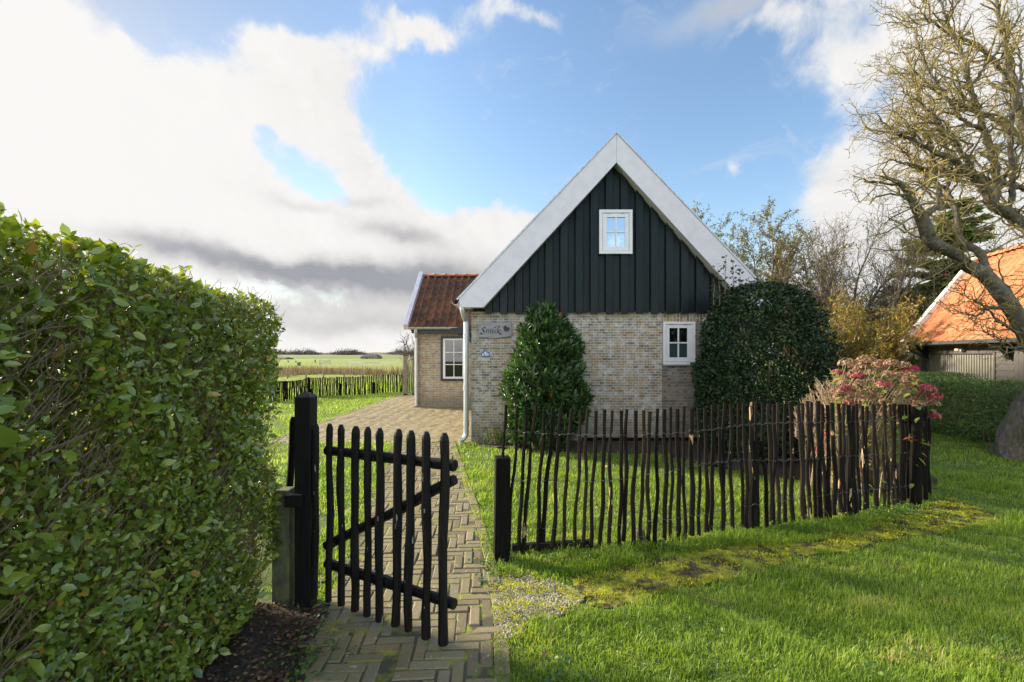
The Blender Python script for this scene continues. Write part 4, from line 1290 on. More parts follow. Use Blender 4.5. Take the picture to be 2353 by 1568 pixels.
    for kx in range(8):
        x0 = -2.80 + kx * 0.33
        n = 7
        ring = [(x0, ry + 0.10 * math.cos(q), rz - 0.02 + 0.085 * math.sin(q)) for q in np.linspace(0, math.pi, n)]
        ring2 = [(x0 + 0.35, ry + 0.115 * math.cos(q), rz - 0.012 + 0.10 * math.sin(q)) for q in np.linspace(0, math.pi, n)]
        rd.cur = random.random()
        rd.add(ring + ring2, [(k + 1, k, k + n, k + n + 1) for k in range(n - 1)] + [tuple(range(n, 2 * n))])
    rd.build('ridge_tiles', M['tile_ridge'], h, smooth=True, use_tint=True)
    # white verge on the left gable of the wing
    vg = MB()
    nx = Vector((0, -vx.z, vx.y))
    o = Vector((-2.93, ey - 0.07, ez - 0.07)) ; vg.obox(o, Vector((0.125, 0, 0)), vx * (L + 0.12), nx * 0.17)
    tag(vg.build('verge_board', M['barge'], h, bevel=0.004), 'pale verge board on the left gable of the side wing')
    # half round gutter
    pr = [(-2.93, ey - 0.03 + 0.065 * math.cos(q), ez - 0.005 + 0.065 * math.sin(q)) for q in np.linspace(math.pi, 2 * math.pi, 9)]
    pr += [(-2.93, ey - 0.03 + 0.055 * math.cos(q), ez - 0.005 + 0.055 * math.sin(q)) for q in np.linspace(2 * math.pi, math.pi, 9)]
    gt = MB(); gt.prism(pr, (2.2, 0, 0)); gt.build('gutter', M['zinc'], h, smooth=False)
    xd, yd = -2.635, 12.55
    pts = smooth_path([(xd + 0.02, 12.40, 2.19), (xd + 0.02, 12.41, 2.10), (xd, 12.50, 1.98), (xd, yd, 1.88), (xd, yd, 1.0), (xd, yd, 0.06)], 5)
    pipe(h, pts, 0.046, M['zinc'], [Vector((xd, yd, 1.42)), Vector((xd, yd, 0.62)), Vector((xd, yd, 1.9))])
    # wing window : blue black frame, white sash
    s = 82.7
    def ax(u): return (u - 1176.5) / s
    def az(v): return 1.5 - (v - HV) / s
    window(h, ax(1013), ax(1071), az(875.5), az(773.5), YA + 0.0, 0.055, ax(1023.5), ax(1063), az(866), az(782), 2, 3, M['white'], [M['pane_annex']], dark=M['blue_black'])
    return h


cottage()


# ---------------------------------------------------------------- signs
def nib(mb, pts, w, ang, y, depth, k=1.0):
    """broad nib pen stroke: ribbon swept by a slanted edge, extruded a little"""
    nv = (math.cos(R(ang)) * w / 2, math.sin(R(ang)) * w / 2)
    pts = [(a, b) for a, b in pts]
    for (a, b) in zip(pts[:-1], pts[1:]):
        q = [(a[0] - nv[0], y, a[1] - nv[1]), (a[0] + nv[0], y, a[1] + nv[1]), (b[0] + nv[0], y, b[1] + nv[1]), (b[0] - nv[0], y, b[1] - nv[1])]
        area = sum(q[i][0] * q[(i + 1) % 4][2] - q[(i + 1) % 4][0] * q[i][2] for i in range(4))
        if abs(area) < 1e-9: continue
        mb.add(q, [(0, 1, 2, 3) if area > 0 else (3, 2, 1, 0)])


def curve2(pts, n=8):
    return [(p.x, p.y) for p in smooth_path([(a, b, 0) for a, b in pts], n)]


def name_sign():
    yb = YF - 0.03
    c = P(1137, 759, yb)
    t = thing('name_sign', 'grey weathered oak name board with engraved lettering and a heart beside the corner downspout', 'sign', (c.x, YF, c.z))
    k = 1 / 7.837 * 0.5745                      # zoom pixels -> photograph pixels
    def Z(px, py, y=None):
        return P((1860 + px / 7.837) * 0.57446, (1260 + py / 7.837) * 0.57446, yb if y is None else y)
    outline = [(452, 275), (560, 262), (700, 236), (760, 226), (1000, 240), (1200, 236), (1400, 224), (1440, 234), (1452, 270), (1462, 330), (1458, 480), (1470, 600), (1462, 668), (1300, 690), (1050, 720), (900, 746), (760, 722), (600, 712), (460, 716), (428, 660), (418, 560), (424, 420), (412, 350), (430, 295)]
    b = MB(); b.prism([Z(*p) for p in outline], (0, 0.028, 0))
    b.build('board', M['grey_wood'], t, bevel=0.004)
    ys = yb - 0.0022
    L = MB(); o = [0]
    def st(pts, w=30, a=40, n=8):
        o[0] += 1
        q = [Z(*p, ys - 0.00012 * o[0]) for p in curve2(pts, n)]
        sc = (Z(100, 0) - Z(0, 0)).x / 100
        nib(L, [(p.x, p.z) for p in q], w * 1.2 * sc, a, ys - 0.00012 * o[0], 0)
    # S
    st([(622, 440), (632, 410), (615, 398), (575, 402), (548, 425), (552, 460), (585, 498), (600, 535), (590, 570), (550, 595), (505, 590), (492, 560)], 34)
    st([(598, 400), (625, 398), (634, 410)], 26)
    # m
    st([(640, 490), (675, 470), (690, 476), (664, 574)], 26)
    st([(676, 520), (715, 478), (745, 472), (748, 490), (722, 574)], 26)
    st([(740, 520), (778, 480), (812, 472), (818, 492), (798, 555), (806, 572), (832, 556)], 26)
    # u with circumflex
    st([(846, 488), (872, 470), (884, 478), (866, 540), (870, 568), (892, 572), (940, 520), (958, 474)], 26)
    st([(958, 474), (936, 545), (940, 570), (964, 560)], 26)
    st([(892, 420), (936, 384), (962, 420)], 24)
    # k with a swash leg
    st([(1100, 360), (1070, 356), (1048, 380), (1000, 575)], 28)
    st([(1026, 490), (1070, 462), (1098, 466), (1096, 490), (1040, 520)], 24)
    st([(1036, 520), (1072, 570), (1110, 606), (1144, 612), (1158, 590)], 28)
    L.build('lettering', M['engrave'], t)
    hp = [(1268, 520), (1228, 480), (1212, 420), (1218, 365), (1250, 342), (1290, 348), (1306, 380), (1300, 424), (1330, 398), (1370, 396), (1394, 425), (1386, 470), (1340, 505)]
    hh = MB(); hh.add([Z(*p, ys - 0.0002) for p in curve2(hp + [hp[0]], 4)][:-1], [tuple(range(len(hp) * 4))])
    ho = hh.build('heart', M['heart'], t)
    rim = MB(); pts = [Z(*p, ys - 0.001) for p in curve2(hp + [hp[0]], 5)]
    rim.tube(pts, 0.0035, 5); rim.build('heart_outline', M['engrave'], t)
    for (px, py, rr) in ((782, 290, 22), (986, 342, 14), (458, 316, 8), (626, 372, 7), (932, 222, 6)):
        cc = Z(px, py, ys - 0.0003); q = rr * 0.0004
        ring = [Vector((cc.x + q * 0.9 * math.cos(a), cc.y, cc.z + q * 1.3 * math.sin(a))) for a in np.linspace(0, 2 * math.pi, 11)]
        kn = MB(); kn.tube(ring, 0.0016, 4, cap=False); kn.build('knot', M['engrave'], t)


def number_plate():
    yb = YF - 0.012
    def Z(px, py, y=None):
        return P((1860 + px / 7.837) * 0.57446, (1260 + py / 7.837) * 0.57446, yb if y is None else y)
    c = Z(638, 1230)
    t = thing('house_number_plate', 'small blue and white glazed tile with the number 13 on the brick wall', 'house number', (c.x, YF, c.z))
    out = [(510, 1320), (508, 1170), (560, 1152), (590, 1118), (635, 1106), (680, 1118), (708, 1152), (766, 1172), (768, 1320)]
    b = MB(); b.prism([Z(*p) for p in out], (0, 0.011, 0)); b.build('border', M['blue_glaze'], t, bevel=0.002)
    f = MB(); y1 = yb - 0.0015
    f.prism([Z(*p, y1) for p in [(540, 1288), (540, 1200), (590, 1196), (612, 1160), (638, 1148), (664, 1160), (684, 1196), (736, 1200), (736, 1288)]], (0, 0.001, 0))
    f.build('face', M['white_glaze'], t)
    L = MB(); y2 = yb - 0.003; o = [0]
    sc = (Z(100, 0) - Z(0, 0)).x / 100
    def st(pts, w, a=20):
        o[0] += 1
        q = [Z(*p, y2 - 0.0001 * o[0]) for p in curve2(pts, 6)]
        nib(L, [(p.x, p.z) for p in q], w * sc, a, y2 - 0.0001 * o[0], 0)
    st([(574, 1222), (602, 1204), (602, 1284)], 22, 10); st([(582, 1284), (622, 1284)], 14, 80)
    st([(646, 1214), (668, 1204), (692, 1214), (690, 1232), (664, 1240)], 18); st([(664, 1240), (696, 1252), (696, 1270), (668, 1286), (644, 1274)], 20)
    L.build('numerals', M['blue_ink'], t)


name_sign()
number_plate()


# ================================================================ gate and its posts
def stick(mb, a, b, r, seed, k=8, n=9, wob=0.008, point=True, flat=1.0):
    """crooked round stick from a to b with a faceted, blunt point"""
    rr = np.random.default_rng(seed)
    a, b = Vector(a), Vector(b)
    L = (b - a).length
    ph = rr.random(4) * 6.28
    pts = []; rad = []
    for i in range(n):
        t = i / (n - 1)
        e = math.sin(math.pi * t) ** 0.5
        off = Vector((math.sin(t * 5 + ph[0]) * 0.7 + math.sin(t * 11 + ph[1]) * 0.45, math.sin(t * 4.3 + ph[2]) * 0.6, 0)) * wob * e
        pts.append(a + (b - a) * t + off)
        rad.append(r * (1 + 0.07 * math.sin(t * 9 + ph[3]) + rr.normal(0, 0.035)))
    if point:
        d = (pts[-1] - pts[-2]).normalized()
        pts[-1] = b - d * r * 1.5; rad[-1] = r
        pts.append(b - d * r * 0.7); rad.append(r * 0.82)
        pts.append(b); rad.append(r * 0.5)
    mb.tube(pts, rad, k)


def gate():
    Y1, Y2 = 2.66, 2.264
    A = Vector((P(735, 813, Y1).x, Y1, 0)); B = Vector((P(1020, 813, Y2).x, Y2, 0))
    d = (B - A); W = d.length; d.normalize(); nrm = Vector((-d.y, d.x, 0))       # nrm points away from the camera
    t = thing('garden_gate', 'half open black wooden garden gate of ten pointed poles across the brick path', 'gate', (A.x, A.y, 0))
    us = [335, 407, 465, 540, 600, 660, 757, 820, 898, 990]
    ub = [328, 400, 465, 535, 597, 660, 742, 808, 898, 985]
    def along(u):
        k = (u - 1176.5) / F
        return (k * A.y - A.x) / (d.x - k * d.y)
    tops = [248, 250, 254, 262, 265, 272, 276, 284, 290, 297]
    bots = [1135, 1155, 1173, 1200, 1228, 1254, 1276, 1302, 1340, 1370]
    wid = [34, 33, 35, 42, 36, 42, 46, 46, 46, 50]
    for i in range(10):
        u = (1000 + us[i] / 1.2745) * 0.57446; u2 = (1000 + ub[i] / 1.2745) * 0.57446
        p = A + d * along(u); q = A + d * along(u2)
        zt = CAMZ - ((1500 + tops[i] / 1.2745) * 0.57446 - HV) * p.y / F
        zb = CAMZ - ((1500 + bots[i] / 1.2745) * 0.57446 - HV) * q.y / F
        r = wid[i] / 1.2745 * 0.57446 / 2 * p.y / F
        m = MB(); stick(m, (q.x, q.y, zb), (p.x, p.y, zt), r, 100 + i, wob=0.007)
        m.build('pole', M['gate'], t, smooth=False)
    r = 0.0285
    def rail(z0, z1, s0, s1, seed, nm):
        m = MB(); off = nrm * 0.052
        stick(m, A + d * s0 + off + Vector((0, 0, z0)), A + d * s1 + off + Vector((0, 0, z1)), r, seed, wob=0.004, point=False)
        m.build(nm, M['gate'], t, smooth=False)
    rail(0.925, 0.935, 0.0, W + 0.032, 120, 'rail')
    rail(0.255, 0.235, 0.0, W + 0.03, 121, 'rail')
    m = MB(); off = nrm * 0.05
    stick(m, A + d * 0.0 + off + Vector((0, 0, 0.36)), A + d * (W + 0.03) + off + Vector((0, 0, 0.865)), 0.028, 122, wob=0.012, point=False)
    m.build('brace', M['gate'], t, smooth=False)
    return t


gate()


def posts():
    # square gate post with a pyramid cap
    y0 = 2.655
    x0, x1 = P(676, 0, y0).x, P(713.5, 0, y0).x
    w = x1 - x0; zt = 1.243
    t = thing('gate_post', 'square black gate post with a pyramid cap at the end of the clipped privet hedge', 'post', ((x0 + x1) / 2, y0 + w / 2, 0))
    m = MB(); m.box(x0, x1, y0, y0 + w, -0.05, zt)
    m.build('shaft', M['black_wood'], t, bevel=0.004)
    c = MB(); e = 0.001
    c.add([(x0 - e, y0 - e, zt + .001), (x1 + e, y0 - e, zt + .001), (x1 + e, y0 + w + e, zt + .001), (x0 - e, y0 + w + e, zt + .001), ((x0 + x1) / 2, y0 + w / 2, zt + 0.037)], [(0, 1, 4), (1, 2, 4), (2, 3, 4), (3, 0, 4), (3, 2, 1, 0)])
    c.build('cap', M['black_wood'], t)
    b = MB(); b.box(P(650, 0, 2.6).x, x0 + 0.06, y0 - 0.04, y0 - 0.001, P(0, 1162, y0).z, P(0, 1134, y0).z)
    b.build('bracket', M['black_wood'], t, bevel=0.003)
    # mossy concrete post half in the hedge
    y1 = 2.69
    m = MB(); m.box(P(624, 0, y1).x, P(664, 0, y1).x, y1, y1 + 0.09, -0.05, P(0, 1128, y1).z)
    o = m.build('concrete_post', M['concrete'], None, bevel=0.006, origin=(P(645, 0, y1).x, y1, 0))
    tag(o, 'short algae stained concrete post half hidden in the privet hedge', 'post')
    # leaning stake behind the gate post
    m = MB(); y2 = 2.86
    stick(m, P(658, 1330, y2), P(673, 958, y2), 0.02, 130, point=True)
    o = m.build('stake', M['pale'], None, origin=P(658, 1330, y2)); tag(o, 'thin dark stake leaning between the hedge and the gate post', 'stake')


posts()


# ================================================================ paling fence in the foreground
FL = [(1150, 1293), (1190, 1277), (1300, 1268), (1420, 1256), (1520, 1250), (1640, 1229), (1735, 1216), (1860, 1197), (1960, 1190), (2050, 1168), (2105, 1152), (2135, 1140)]
FX = np.array([p[0] for p in FL]); FV = np.array([p[1] for p in FL])
TOPX = np.array([1165, 1190, 1250, 1330, 1420, 1500, 1580, 1640, 1720, 1800, 1880, 1960, 2050, 2110]); TOPV = np.array([926, 928, 935, 941, 942, 941, 940, 933, 924, 925, 927, 928, 928, 930])


def fdepth(u):
    return CAMZ * F / (np.interp(u, FX, FV) - HV)


def paling_fence():
    a = P(1150, 0, fdepth(1150))
    t = thing('paling_fence', 'dark split chestnut paling fence wired to posts along the near lawn', 'fence', (a.x, a.y, 0))
    z5 = [235, 318, 383, 460, 525, 590, 650, 728, 795, 852, 915, 980, 1038, 1105, 1150, 1213, 1272, 1322, 1375, 1430, 1480, 1530, 1580, 1632, 1685, 1740, 1795, 1848, 1890, 1930, 1990, 2030]
    tops = [(1900 + x / 1.889) * 0.57446 for x in z5]
    z6 = [180, 215, 263, 300, 340, 370, 420, 458, 505, 540, 572, 600, 645, 675, 705, 740, 790, 830, 860, 890, 925, 955, 990, 1030, 1045, 1100, 1120, 1150, 1180, 1215, 1240, 1262, 1290]
    tops += [(2900 + x / 1.7425) * 0.57446 for x in z6]
    tops = sorted(tops)
    r = np.random.default_rng(141)
    wide = {}
    for i, u in enumerate(tops):
        lean = np.interp(u, [1165, 1195, 1230, 1330, 1500, 1700, 2100], [-10, -20, -19, -12, -4, 5, 5]) + r.normal(0, 3.5)
        ub = u + lean
        yt, y_ = fdepth(u), fdepth(ub)
        zt = CAMZ - (np.interp(u, TOPX, TOPV) + r.normal(0, 2.5) - HV) * yt / F
        zb = CAMZ - (np.interp(ub, FX, FV) - 6 + r.normal(0, 6) - HV) * y_ / F
        rad = r.uniform(0.0132, 0.0180) * (1.25 if r.random() < 0.15 else 1)
        m = MB()
        nk = 6
        off = r.normal(0, 0.006)
        pts = []; rads = []; n = 10; ph = r.random(4) * 6.28
        for k in range(n):
            s = k / (n - 1); e = math.sin(math.pi * s) ** 0.6
            x = np.interp(s, [0, 1], [P(ub, 0, y_).x, P(u, 0, yt).x]) + e * (0.009 * math.sin(s * 4.5 + ph[0]) + 0.006 * math.sin(s * 12 + ph[1]))
            y = np.interp(s, [0, 1], [y_, yt]) + e * 0.008 * math.sin(s * 6 + ph[2]) + off
            pts.append((x, y, zb + (zt - zb) * s)); rads.append(rad * (1.05 - 0.22 * s) * (1 + r.normal(0, 0.06)))
        m.tube(pts, rads, nk)
        o = m.build('pale', M['pale'], t, smooth=False)
        tv = np.array([[r.random() ** 2, r.random() ** 2 * 0.8, 0, 1]] * len(m.v), dtype=np.float32)
        at = o.data.color_attributes.new('tint', 'FLOAT_COLOR', 'POINT'); at.data.foreach_set('color', tv.ravel())
    # three twisted pairs of wire
    rows = [([1165, 1260, 1374, 1420, 1534, 1620, 1707, 1790, 1960, 2115], [989, 996, 1000, 1000, 996, 988, 976, 971, 968, 962]),
            ([1160, 1250, 1370, 1440, 1520, 1608, 1700, 1790, 1930, 2120], [1102, 1103, 1107, 1098, 1085, 1067, 1056, 1058, 1048, 1037]),
            ([1160, 1250, 1370, 1456, 1608, 1700, 1790, 1830, 1960, 2120], [1214, 1211, 1212, 1202, 1181, 1163, 1150, 1143, 1128, 1112])]
    for (us, vs) in rows:
        m = MB()
        for ph in (0, math.pi):
            pts = []
            us_d = np.linspace(1162, 2118, 520)
            for u in us_d:
                j = int(np.searchsorted(tops, u)); j = min(max(j, 1), len(tops) - 1)
                f = (u - tops[j - 1]) / max(tops[j] - tops[j - 1], 1e-3) + j
                y = fdepth(u)
                p = P(u, np.interp(u, us, vs), y)
                amp = abs(math.cos(math.pi * f))
                pts.append((p.x, p.y + 0.030 * math.cos(math.pi * f + ph) * amp, p.z + 0.006 * math.sin(2 * math.pi * f + ph) - 0.004 * (1 - amp)))
            m.tube(pts, 0.0017, 4)
        m.build('wire', M['wire'], t, smooth=True)
    # posts
    def post(u, vt, vb, rad, k, dy, sq=False, lab=None):
        y = CAMZ * F / (vb - HV)
        m = MB()
        if sq:
            p = P(u, vb, y); q = P(u + 4, vt, y)
            m.obox(p + Vector((-rad, 0, -0.03)), Vector((2 * rad, 0.01, 0)), Vector((-0.015, 2 * rad, 0)), q - p + Vector((0, 0, 0.03)))
            o = m.build('post', M['pale'], t, bevel=0.004)
        else:
            p = P(u - 2, vb, y); q = P(u, vt, y)
            stick(m, p + Vector((0, dy, -0.03)), q + Vector((0, dy, 0)), rad, int(u), k=k, point=False, wob=0.006)
            o = m.build('post', M['pale'], t, smooth=False)
        if lab: tag(o, lab)
        return o
    post(1153, 1054, 1296, 0.052, 8, 0, True, 'square post at the open end of the fence')
    post(1737, 1013, 1217, 0.040, 10, 0.045)
    post(1962, 1003, 1192, 0.036, 10, 0.04)
    post(2112, 936, 1166, 0.050, 10, 0.03, lab='thick tarred corner post')
    # the return of the fence behind the corner
    for (u, vt, vb, yy) in ((2128, 934, 1148, 4.66), (2131, 948, 1140, 4.85), (2135, 960, 1140, 4.80), (2120, 940, 1120, 5.2), (2104, 935, 1105, 5.5)):
        m = MB(); stick(m, P(u, vb, yy), P(u - 2, vt, yy), 0.019, u, k=6, point=False, wob=0.012)
        m.build('pale', M['pale'], t, smooth=False)
    e = MB()
    p0, p1 = G(1176, 1275), G(1362, 1263)
    e.obox(p0 + Vector((0, 0.03, -0.02)), p1 - p0, Vector((0.0, 0.045, 0)), Vector((0, 0, 0.075)))
    o = e.build('edging_board', M['black_wood'], None, bevel=0.004, origin=p0); tag(o, 'black edging board lying in the grass at the foot of the fence', 'board')
    st = MB(); c = G(1473, 1252)
    st.tube([c + Vector((0, 0.05, -0.03)), c + Vector((0.004, 0.05, 0.05)), c + Vector((0, 0.05, 0.098)), c + Vector((0, 0.05, 0.105))], [0.044, 0.042, 0.040, 0.034], 12)
    o = st.build('stump', M['concrete'], None, origin=c); tag(o, 'short weathered wooden stump just behind the fence', 'stump')


paling_fence()


# ================================================================ far paling fence
def far_fence():
    k = 1 / 3.795
    def zu(x): return (1060 + x * k) * 0.57446
    def zv(y): return (1380 + y * k) * 0.57446
    t = thing('paling_fence', 'low dark paling fence at the far edge of the back lawn beside the open fields', 'fence', (-6.5, 15.9, 0))
    bx = [60, 140, 220, 420, 560, 660, 800, 1000, 1240, 1460, 1640, 1900, 2110, 2200, 2260]; bv = [880, 872, 862, 835, 810, 790, 790, 782, 770, 760, 745, 730, 722, 716, 712]
    tv = [565, 552, 545, 548, 530, 500, 500, 496, 487, 478, 462, 458, 452, 448, 444]
    r = np.random.default_rng(151)
    xs = list(np.arange(70, 640, 17.5) + r.normal(0, 2, len(np.arange(70, 640, 17.5)))) + list(np.arange(660, 2260, 26.5) + r.normal(0, 2.5, len(np.arange(660, 2260, 26.5))))
    xs = [x for x in xs][:98]
    for x in xs:
        vb = zv(np.interp(x, bx, bv)); y = CAMZ * F / (vb - HV)
        vt = zv(np.interp(x, bx, tv) + r.normal(0, 4))
        m = MB(); stick(m, P(zu(x + r.normal(0, 6)), vb, y), P(zu(x), vt, y), 0.020 if x > 640 else 0.016, int(x * 7), k=5, n=5, point=False, wob=0.012)
        m.build('pale', M['pale'], t)
    for (x, v0, v1, rad) in ((205, 650, 868, 0.04), (300, 548, 850, 0.05), (660, 500, 770, 0.045), (1140, 585, 772, 0.045), (1642, 565, 742, 0.045)):
        vb = zv(v1); y = CAMZ * F / (zv(np.interp(x, bx, bv)) - HV) - 0.08
        m = MB(); stick(m, P(zu(x), zv(v1), y), P(zu(x), zv(v0), y), rad, int(x), k=8, n=5, point=False, wob=0.004); m.build('post', M['pale'], t)
    m = MB(); y = CAMZ * F / (zv(785) - HV) - 0.2
    stick(m, P(zu(735), zv(760), y), P(zu(665), zv(650), y), 0.035, 5, k=8, point=False); m.build('strut', M['pale'], t)
    for fr in (0.2, 0.6, 0.9):
        m = MB(); pts = []
        for x in np.linspace(70, 2250, 60):
            vb = zv(np.interp(x, bx, bv)); y = CAMZ * F / (vb - HV); pts.append(P(zu(x), vb + (zv(np.interp(x, bx, tv)) - vb) * fr, y - 0.02))
        m.tube(pts, 0.004, 4); m.build('wire', M['wire'], t)


far_fence()


# ================================================================ glass wind screen beside the wing
def glass_screen():
    y = 16.3
    t = thing('glass_screen', 'clear glass wind screen between two wrapped posts beside the tiled wing', 'wind screen', (P(931, 0, y).x, y, 0))
    for (u0, u1, yy, v0, v1) in ((926.5, 934.5, y, 818.5, 908), (947.5, 953, y + 0.2, 819.5, 905)):
        a, b = P(u0, v1, yy), P(u1, v0, yy)
        m = MB(); m.box(a.x, b.x, yy, yy + 0.12, 0.06, b.z); po = m.build('post', M['screen_post'], t, bevel=0.006)
        f = MB(); f.box(a.x - 0.004, b.x + 0.004, yy - 0.004, yy + 0.124, -0.01, 0.058); f.box(a.x - 0.004, b.x + 0.004, yy - 0.004, yy + 0.124, b.z + 0.001, b.z + 0.02)
        f.build('shoe', M['black_gap'], po)
    m = MB(); a, b = P(934.8, 903, y + 0.06), P(948, 821, y + 0.06)
    m.obox((a.x, y + 0.055, 0.09), (b.x - a.x, 0.16, 0), (0, 0.012, 0), (0, 0, b.z - 0.09)); m.build('panel', M['clear'], t)


glass_screen()

# ================================================================ hedges and bushes
def rounded_box_points(n, lo, hi, rad, depth, seed, lump=0.05, lscale=2.2, fall=2.0):
    """points in the outer shell of a lumpy rounded box, with outward normals"""
    r = np.random.default_rng(seed)
    lo, hi = np.array(lo, float), np.array(hi, float)
    c = (lo + hi) / 2; hf = (hi - lo) / 2
    p = r.uniform(lo - lump, hi + lump, (n, 3))
    def sdf(q):
        d = np.abs(q - c) - (hf - rad)
        return np.linalg.norm(np.maximum(d, 0), axis=1) + np.minimum(d.max(1), 0) - rad
    s = sdf(p) + lump * vnoise(p, seed + 1, 3, lscale)
    k = (s < 0) & (s > -depth) & (r.random(n) < np.exp(fall * s / depth))
    p = p[k]; s = s[k]
    e = 0.01
    nrm = np.stack([sdf(p + np.eye(3)[i] * e) - sdf(p - np.eye(3)[i] * e) for i in range(3)], 1)
    return p, unit(nrm), s


def privet_hedge():
    lo, hi = (-2.15, -0.35, 0.03), (-1.355, 2.76, 1.88)
    t = thing('privet_hedge', 'tall clipped privet hedge with glossy leaves and bare brown twigs beside the black gate', 'hedge', (-1.75, 1.4, 0))
    r = np.random.default_rng(161)
    p, n, s = rounded_box_points(700000, lo, hi, 0.20, 0.34, 162, 0.05, 2.6, 3.2)
    # top leans: a little lower towards the far end, clusters with gaps between
    cl = vnoise(p, 163, 2, 7.0)
    k = (cl > -0.2 - 0.15 * (p[:, 2] < 1.0) - 0.5 * r.random(len(p)))
    k &= (p[:, 1] > 0.7) | (r.random(len(p)) < 0.25)
    p, n, s = p[k], n[k], s[k]
    m = min(len(p), 96000)
    i = r.choice(len(p), m, replace=False); p, n, s = p[i], n[i], s[i]
    p[:, 2] *= 1.0 - 0.020 * np.clip(p[:, 1] - 1.2, 0, 2) + 0.012
    d = unit(n * 0.35 + np.array([0.0, 0.0, 0.3]) + r.normal(0, 0.75, p.shape))
    nr = unit(n * 1.0 + np.array([0.0, 0.0, 0.55]) + r.normal(0, 0.42, p.shape))
    size = r.lognormal(math.log(0.0265), 0.38, m)
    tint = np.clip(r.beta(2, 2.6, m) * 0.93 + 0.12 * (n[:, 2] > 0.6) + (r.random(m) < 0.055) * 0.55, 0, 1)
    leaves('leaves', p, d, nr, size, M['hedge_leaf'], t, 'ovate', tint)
    # sparser, bigger leaves through the middle of the hedge
    q = r.uniform([-2.0, 0.2, 0.15], [-1.58, 2.6, 1.76], (17000, 3))
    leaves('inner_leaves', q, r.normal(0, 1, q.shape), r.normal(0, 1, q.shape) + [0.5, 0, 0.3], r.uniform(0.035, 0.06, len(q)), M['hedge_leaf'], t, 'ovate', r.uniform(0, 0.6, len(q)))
    # shoots standing out of the top
    polys = []; lp = []; ld = []
    for q in range(60):
        x = r.uniform(-2.0, -1.45); y = r.uniform(0.9, 2.7)
        z0 = 1.78 - 0.03 * max(0, y - 1.2); L = r.uniform(0.07, 0.15) * (1.0 if r.random() < 0.8 else 1.35)
        dv = np.array([r.normal(0, 0.25), r.normal(0, 0.2), 1.0])
        pts = np.array([np.array([x, y, z0]) + dv * L * f + np.array([0.01 * math.sin(9 * f), 0.008 * math.cos(7 * f), 0]) for f in np.linspace(0, 1, 5)])
        polys.append((pts, np.linspace(0.0022, 0.0012, 5)))
        for f in np.linspace(0.35, 1, 6):
            for sg in (-1, 1):
                lp.append(np.array([x, y, z0]) + dv * L * f); ld.append(np.array([sg * math.cos(f * 20), sg * math.sin(f * 20), 0.7]))
    lp, ld = np.array(lp), np.array(ld)
    leaves('shoot_leaves', lp, ld, np.array([0, 0, 1.0]) + r.normal(0, 0.3, lp.shape), r.uniform(0.024, 0.048, len(lp)), M['hedge_leaf'], t, 'ovate', r.uniform(0.45, 0.93, len(lp)))
    # woody stems and twigs fanning up and outwards
    for q in range(420):
        x0 = r.uniform(-2.0, -1.62); y0 = r.uniform(0.3, 2.66); z0 = r.uniform(0.0, 1.3)
        L = r.uniform(0.35, 0.75)
        dv = np.array([r.uniform(0.05, 0.55), r.normal(0.15, 0.22), 1.0]); dv /= np.linalg.norm(dv)
        ph = r.random(2) * 6.28
        f = np.linspace(0, 1, 7)[:, None]
        pts = np.array([x0, y0, z0]) + dv * L * f + 0.018 * np.concatenate([np.sin(6 * f + ph[0]), np.cos(5 * f + ph[1]), 0 * f], 1)
        pts[:, 1] = np.minimum(pts[:, 1], 2.66); pts[:, 0] = np.minimum(pts[:, 0], -1.385 - 0.06 * r.random()); pts[:, 2] = np.minimum(pts[:, 2], 1.84)
        r0 = r.choice([0.0028, 0.0045, 0.008], p=[0.55, 0.35, 0.1])
        polys.append((pts, np.linspace(r0, r0 * 0.5, 7)))
    for q in range(3900):
        x0 = -1.40 - abs(r.normal(0, 0.10)); y0 = r.uniform(0.7, 2.7); z0 = r.uniform(0.1, 1.75)
        L = r.uniform(0.06, 0.2)
        dv = np.array([r.uniform(-0.2, 0.6), r.normal(0.25, 0.5), r.uniform(0.2, 1.0)]); dv /= np.linalg.norm(dv)
        f = np.linspace(0, 1, 4)[:, None]
        pts = np.array([x0, y0, z0]) + dv * L * f + 0.006 * np.sin(7 * f + r.random() * 6)
        pts[:, 0] = np.minimum(pts[:, 0], -1.365); pts[:, 1] = np.minimum(pts[:, 1], 2.74)
        polys.append((pts, np.linspace(0.0021, 0.0011, 4)))
    V, Q = tubes_np(polys, 4)
    mesh_np('twigs', V, Q, None, M['twig'], t)
    # thick stems at the foot
    polys = []
    for q in range(26):
        y0 = 0.2 + q * 0.1; x0 = -1.75 + r.normal(0, 0.08)
        f = np.linspace(0, 1, 8)[:, None]
        pts = np.array([x0, y0, -0.02]) + np.array([r.normal(0.05, 0.10), r.normal(0.0, 0.12), 1.0]) * 1.1 * f + 0.03 * np.sin(5 * f + r.random() * 6)
        pts[:, 0] = np.minimum(pts[:, 0], -1.52); pts[:, 1] = np.minimum(pts[:, 1], 2.55 - 0.06 * r.random())
        polys.append((pts, np.linspace(0.018, 0.008, 8)))
    V, Q = tubes_np(polys, 6); mesh_np('stems', V, Q, None, M['twig'], t)


privet_hedge()


